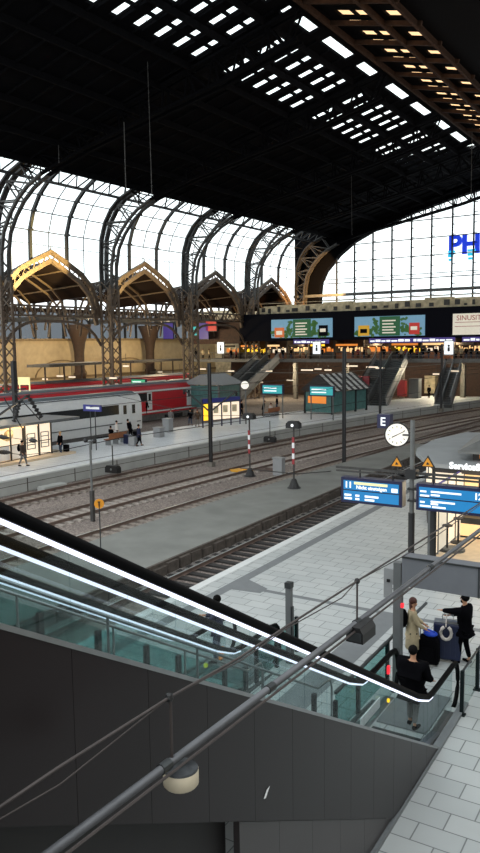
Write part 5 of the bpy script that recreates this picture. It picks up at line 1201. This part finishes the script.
# far platform people
PP = [
 (23, 466, -70, 1.74, 'cloth_brown', 'cloth_grey', 'hair_black', dict(backpack='cloth_black', stride=.25), 'person with backpack walking past the lit kiosk windows'),
 (61, 454.5, 170, 1.72, 'cloth_black', 'cloth_jeans', 'hair_blond', dict(stride=.03), 'blond person in black jacket standing right of the kiosk with a dark case'),
 (117, 440, -40, 1.66, 'cloth_white', 'cloth_black', 'hair_black', dict(stride=.08), 'person in pale top standing at the left end of the wooden bench'),
 (131, 439, 90, 1.70, 'cloth_black', 'cloth_black', 'hair_black', dict(lean=.45, stride=.1), 'dark-dressed person bending over beside the wooden bench'),
 (139, 446, -30, 1.74, 'cloth_navy', 'cloth_black', 'hair_black', dict(stride=.25), 'person in navy jacket walking right of the wooden bench'),
 (171, 426.5, 20, 1.76, 'cloth_grey', 'cloth_black', 'hair_grey', dict(stride=.2), 'grey-haired person in grey coat walking along the far platform'),
 (190.5, 425.5, 60, 1.72, 'cloth_black', 'cloth_jeans', 'hair_black', dict(stride=.2), 'left person of the dark-clothed pair left of the timetable cases'),
 (197.5, 426.5, 60, 1.70, 'cloth_brown', 'cloth_grey', 'hair_auburn', dict(stride=.15), 'right person of the dark-clothed pair left of the timetable cases'),
 (241.5, 416, -80, 1.74, 'cloth_black', 'cloth_black', 'hair_black', dict(stride=.1), 'dark figure standing at the right end of the timetable cases'),
 (111, 440, 0, 1.60, 'cloth_black', 'cloth_black', 'hair_black', dict(sit=True), 'person sitting at the left end of the wooden bench'),
 (263, 416, -60, 1.72, 'cloth_black', 'cloth_black', 'hair_black', dict(lean=.3, stride=.1), 'dark figure leaning beside the small bench under the teal display'),
 (271, 414, 180, 1.66, 'cloth_white', 'cloth_black', 'hair_auburn', dict(sit=True), 'person in pale pink top sitting on the small far bench'),
 (277, 410, 120, 1.72, 'cloth_black', 'cloth_jeans', 'hair_black', dict(stride=.1), 'dark figure standing behind the small far bench'),
 (104, 400, 90, 1.72, 'cloth_navy', 'cloth_black', 'hair_black', dict(), None),
 (224, 402, 90, 1.74, 'cloth_red', 'cloth_black', 'hair_black', dict(stride=.1), 'person in red top behind the timetable cases'),
 (193, 405, 0, 1.72, 'cloth_brown', 'cloth_black', 'hair_black', dict(stride=.1), 'dark figure in front of the dark peaked shelter'),
 (146, 414, 20, 1.76, 'cloth_black', 'cloth_black', 'hair_black', dict(stride=.1, bag='cloth_black'), 'dark figure close to the end of the white train'),
 (429, 398, 180, 1.78, 'cloth_black', 'cloth_black', 'hair_black', dict(stride=.05), 'dark figure standing under the far deck beside the beige booth'),
 (374, 401, 0, 1.7, 'cloth_black', 'cloth_jeans', 'hair_black', dict(stride=.1), 'dark figure near the foot of the far right escalators'),
]
for (px, py, deg, h_, a, b, c, kw, lb) in PP:
    if not lb: continue
    q = onz(px, py); person(lb, (q.x, q.y, 0), radians(deg), h_, a, b, c, **kw)
q = onz(66.5, 453.5); r = thing('small_suitcase', 'small black upright suitcase beside the blond person', 'suitcase', (q.x, q.y, 0)); MB().box(q.x-.2, q.x+.2, q.y-.13, q.y+.13, .05, .68).build('shell', 'cloth_black', r); MB().tube([(q.x-.1, q.y, .66), (q.x-.1, q.y, .95), (q.x+.1, q.y, .95), (q.x+.1, q.y, .66)], .015, 6).build('handle', 'steel_dark', r)
for k, (px, py, m_, lb) in enumerate([(128, 444, 'case_navy', 'navy travel bag standing right of the wooden bench'), (133, 446, 'grey_box', 'grey suitcase beside the navy travel bag'), (137, 441, 'cloth_black', 'black suitcase at the feet of the bending person')]):
    q = onz(px, py); r = thing('travel_bag', lb, 'luggage', (q.x, q.y, 0)); MB().prism([(q.x-.32, .04), (q.x+.32, .04), (q.x+.3, .75), (q.x-.28, .82)], 'y', q.y-.2, q.y+.2).build('bag_body', m_, r); MB().tube([(q.x-.12, q.y, .78), (q.x-.12, q.y, .95), (q.x+.12, q.y, .95), (q.x+.12, q.y, .78)], .02, 6).build('handle', 'steel_dark', r)
# crowd on the upper deck: copies of three builds
protos = []
for nm, a, b, hh in (('dark', 'cloth_black', 'cloth_jeans', 'hair_black'), ('light', 'cloth_beige', 'cloth_black', 'hair_auburn'), ('red', 'cloth_red', 'cloth_black', 'hair_black')):
    protos.append(person('', b2w((-50, 101.5, DZ)), 0, 1.74, a, b, hh))
rnd = random.Random(3); used = [False]*3; lab = {0: 'tiny dark-clothed person on the far upper deck in front of the lit shops', 1: 'tiny person in pale clothes on the far upper deck in front of the lit shops', 2: 'tiny person in red on the far upper deck in front of the lit shops'}
gr = {0: 'dark-clothed people on the far deck', 1: 'pale-clothed people on the far deck', 2: 'red-clothed people on the far deck'}
for px in [196, 203, 209, 231, 236, 254, 262, 269, 276, 283, 291, 300, 306, 322, 353, 358, 364, 369, 376, 384, 390, 397, 401, 406, 411, 417, 423, 429, 436, 441, 456, 461, 466, 471, 477]:
    k = rnd.choice([0, 0, 0, 1, 1, 2]); Y = 100.8+rnd.random()*2.2; q = ony(px, 350, Y); rz_ = rnd.random()*6.28
    if not used[k]: o = protos[k]; o.location = (q.x, q.y, DZ); o.rotation_euler = (0, 0, rz_); o['label'] = lab[k]; o['group'] = gr[k]; used[k] = True
    else: dup(protos[k], (q.x, q.y, DZ), rz_, lab[k], gr[k])
# ================================================================== LIGHT
wd = bpy.data.worlds.new('world'); S.world = wd; wd.use_nodes = True
nt = wd.node_tree; bg = nt.nodes['Background']
tc = nt.nodes.new('ShaderNodeTexCoord'); nz = nt.nodes.new('ShaderNodeTexNoise'); nz.inputs['Scale'].default_value = 2.5
rp = nt.nodes.new('ShaderNodeValToRGB'); rp.color_ramp.elements[0].color = (.80, .90, .96, 1); rp.color_ramp.elements[1].color = (1, .99, .97, 1)
nt.links.new(tc.outputs['Generated'], nz.inputs['Vector']); nt.links.new(nz.outputs['Fac'], rp.inputs['Fac']); nt.links.new(rp.outputs['Color'], bg.inputs['Color'])
bg.inputs['Strength'].default_value = 2.15
def lamp(kind, name, loc, energy, col, tgt=None, **kw):
    l = bpy.data.lights.new(name, kind); l.energy = energy; l.color = col
    for k, v in kw.items(): setattr(l, k, v)
    o = bpy.data.objects.new(name, l); COL.objects.link(o); o.location = loc
    if tgt is not None: o.rotation_euler = (Vector(tgt)-Vector(loc)).to_track_quat('-Z', 'Y').to_euler()
    return o
# added warm spots without fixtures for arches, end-wall corner and right roof slope
lamp('SPOT', 'added_arch_spot', b2w((-58, 57, 14.5)), 34000, (1, .74, .28), b2w((-68, 58.5, 18)), spot_size=radians(62), shadow_soft_size=.3)
lamp('SPOT', 'added_arch_spot', b2w((-58, 73, 14.5)), 8000, (1, .74, .32), b2w((-67, 76, 18.5)), spot_size=radians(75), shadow_soft_size=.3)
lamp('SPOT', 'added_arch_spot', b2w((-54, 112, 14.8)), 26000, (1, .55, .2), b2w((-64, 120, 18)), spot_size=radians(70), shadow_soft_size=.3)
lamp('SPOT', 'added_roof_spot', b2w((-14, 60, 16)), 4000, (1, .72, .5), b2w((-23, 66, 33)), spot_size=radians(100), shadow_soft_size=.5)
# hall lamps inside the left aisle and concourse
for y in (60, 76, 92): lamp('POINT', 'aisle_lamp', b2w((-74, y, 8.5)), 2600, (1, .78, .48), shadow_soft_size=.6)
for x in (-56, -44, -32): lamp('POINT', 'concourse_lamp', b2w((x, 103.5, 7.8)), 420, (1, .72, .42), shadow_soft_size=.4)
for x in (-60, -46, -34): lamp('POINT', 'underdeck_lamp', b2w((x, 103, 4.0)), 1600, (1, .85, .6), shadow_soft_size=.4)
lamp('POINT', 'kiosk_lamp', (-40.0, 36, 2.2), 110, (1, .75, .45), shadow_soft_size=.3)
lamp('POINT', 'store_lamp', (-6.2, 28.8, 2.6), 130, (1, .82, .58), shadow_soft_size=.3)
S.view_settings.view_transform = 'Standard'; S.view_settings.look = 'None'; S.view_settings.exposure = 0; S.view_settings.gamma = 1; S.view_settings.use_curve_mapping = False
S.cycles.max_bounces = 6; S.cycles.diffuse_bounces = 3; S.cycles.transparent_max_bounces = 16; S.cycles.sample_clamp_indirect = 4; S.cycles.use_denoising = True
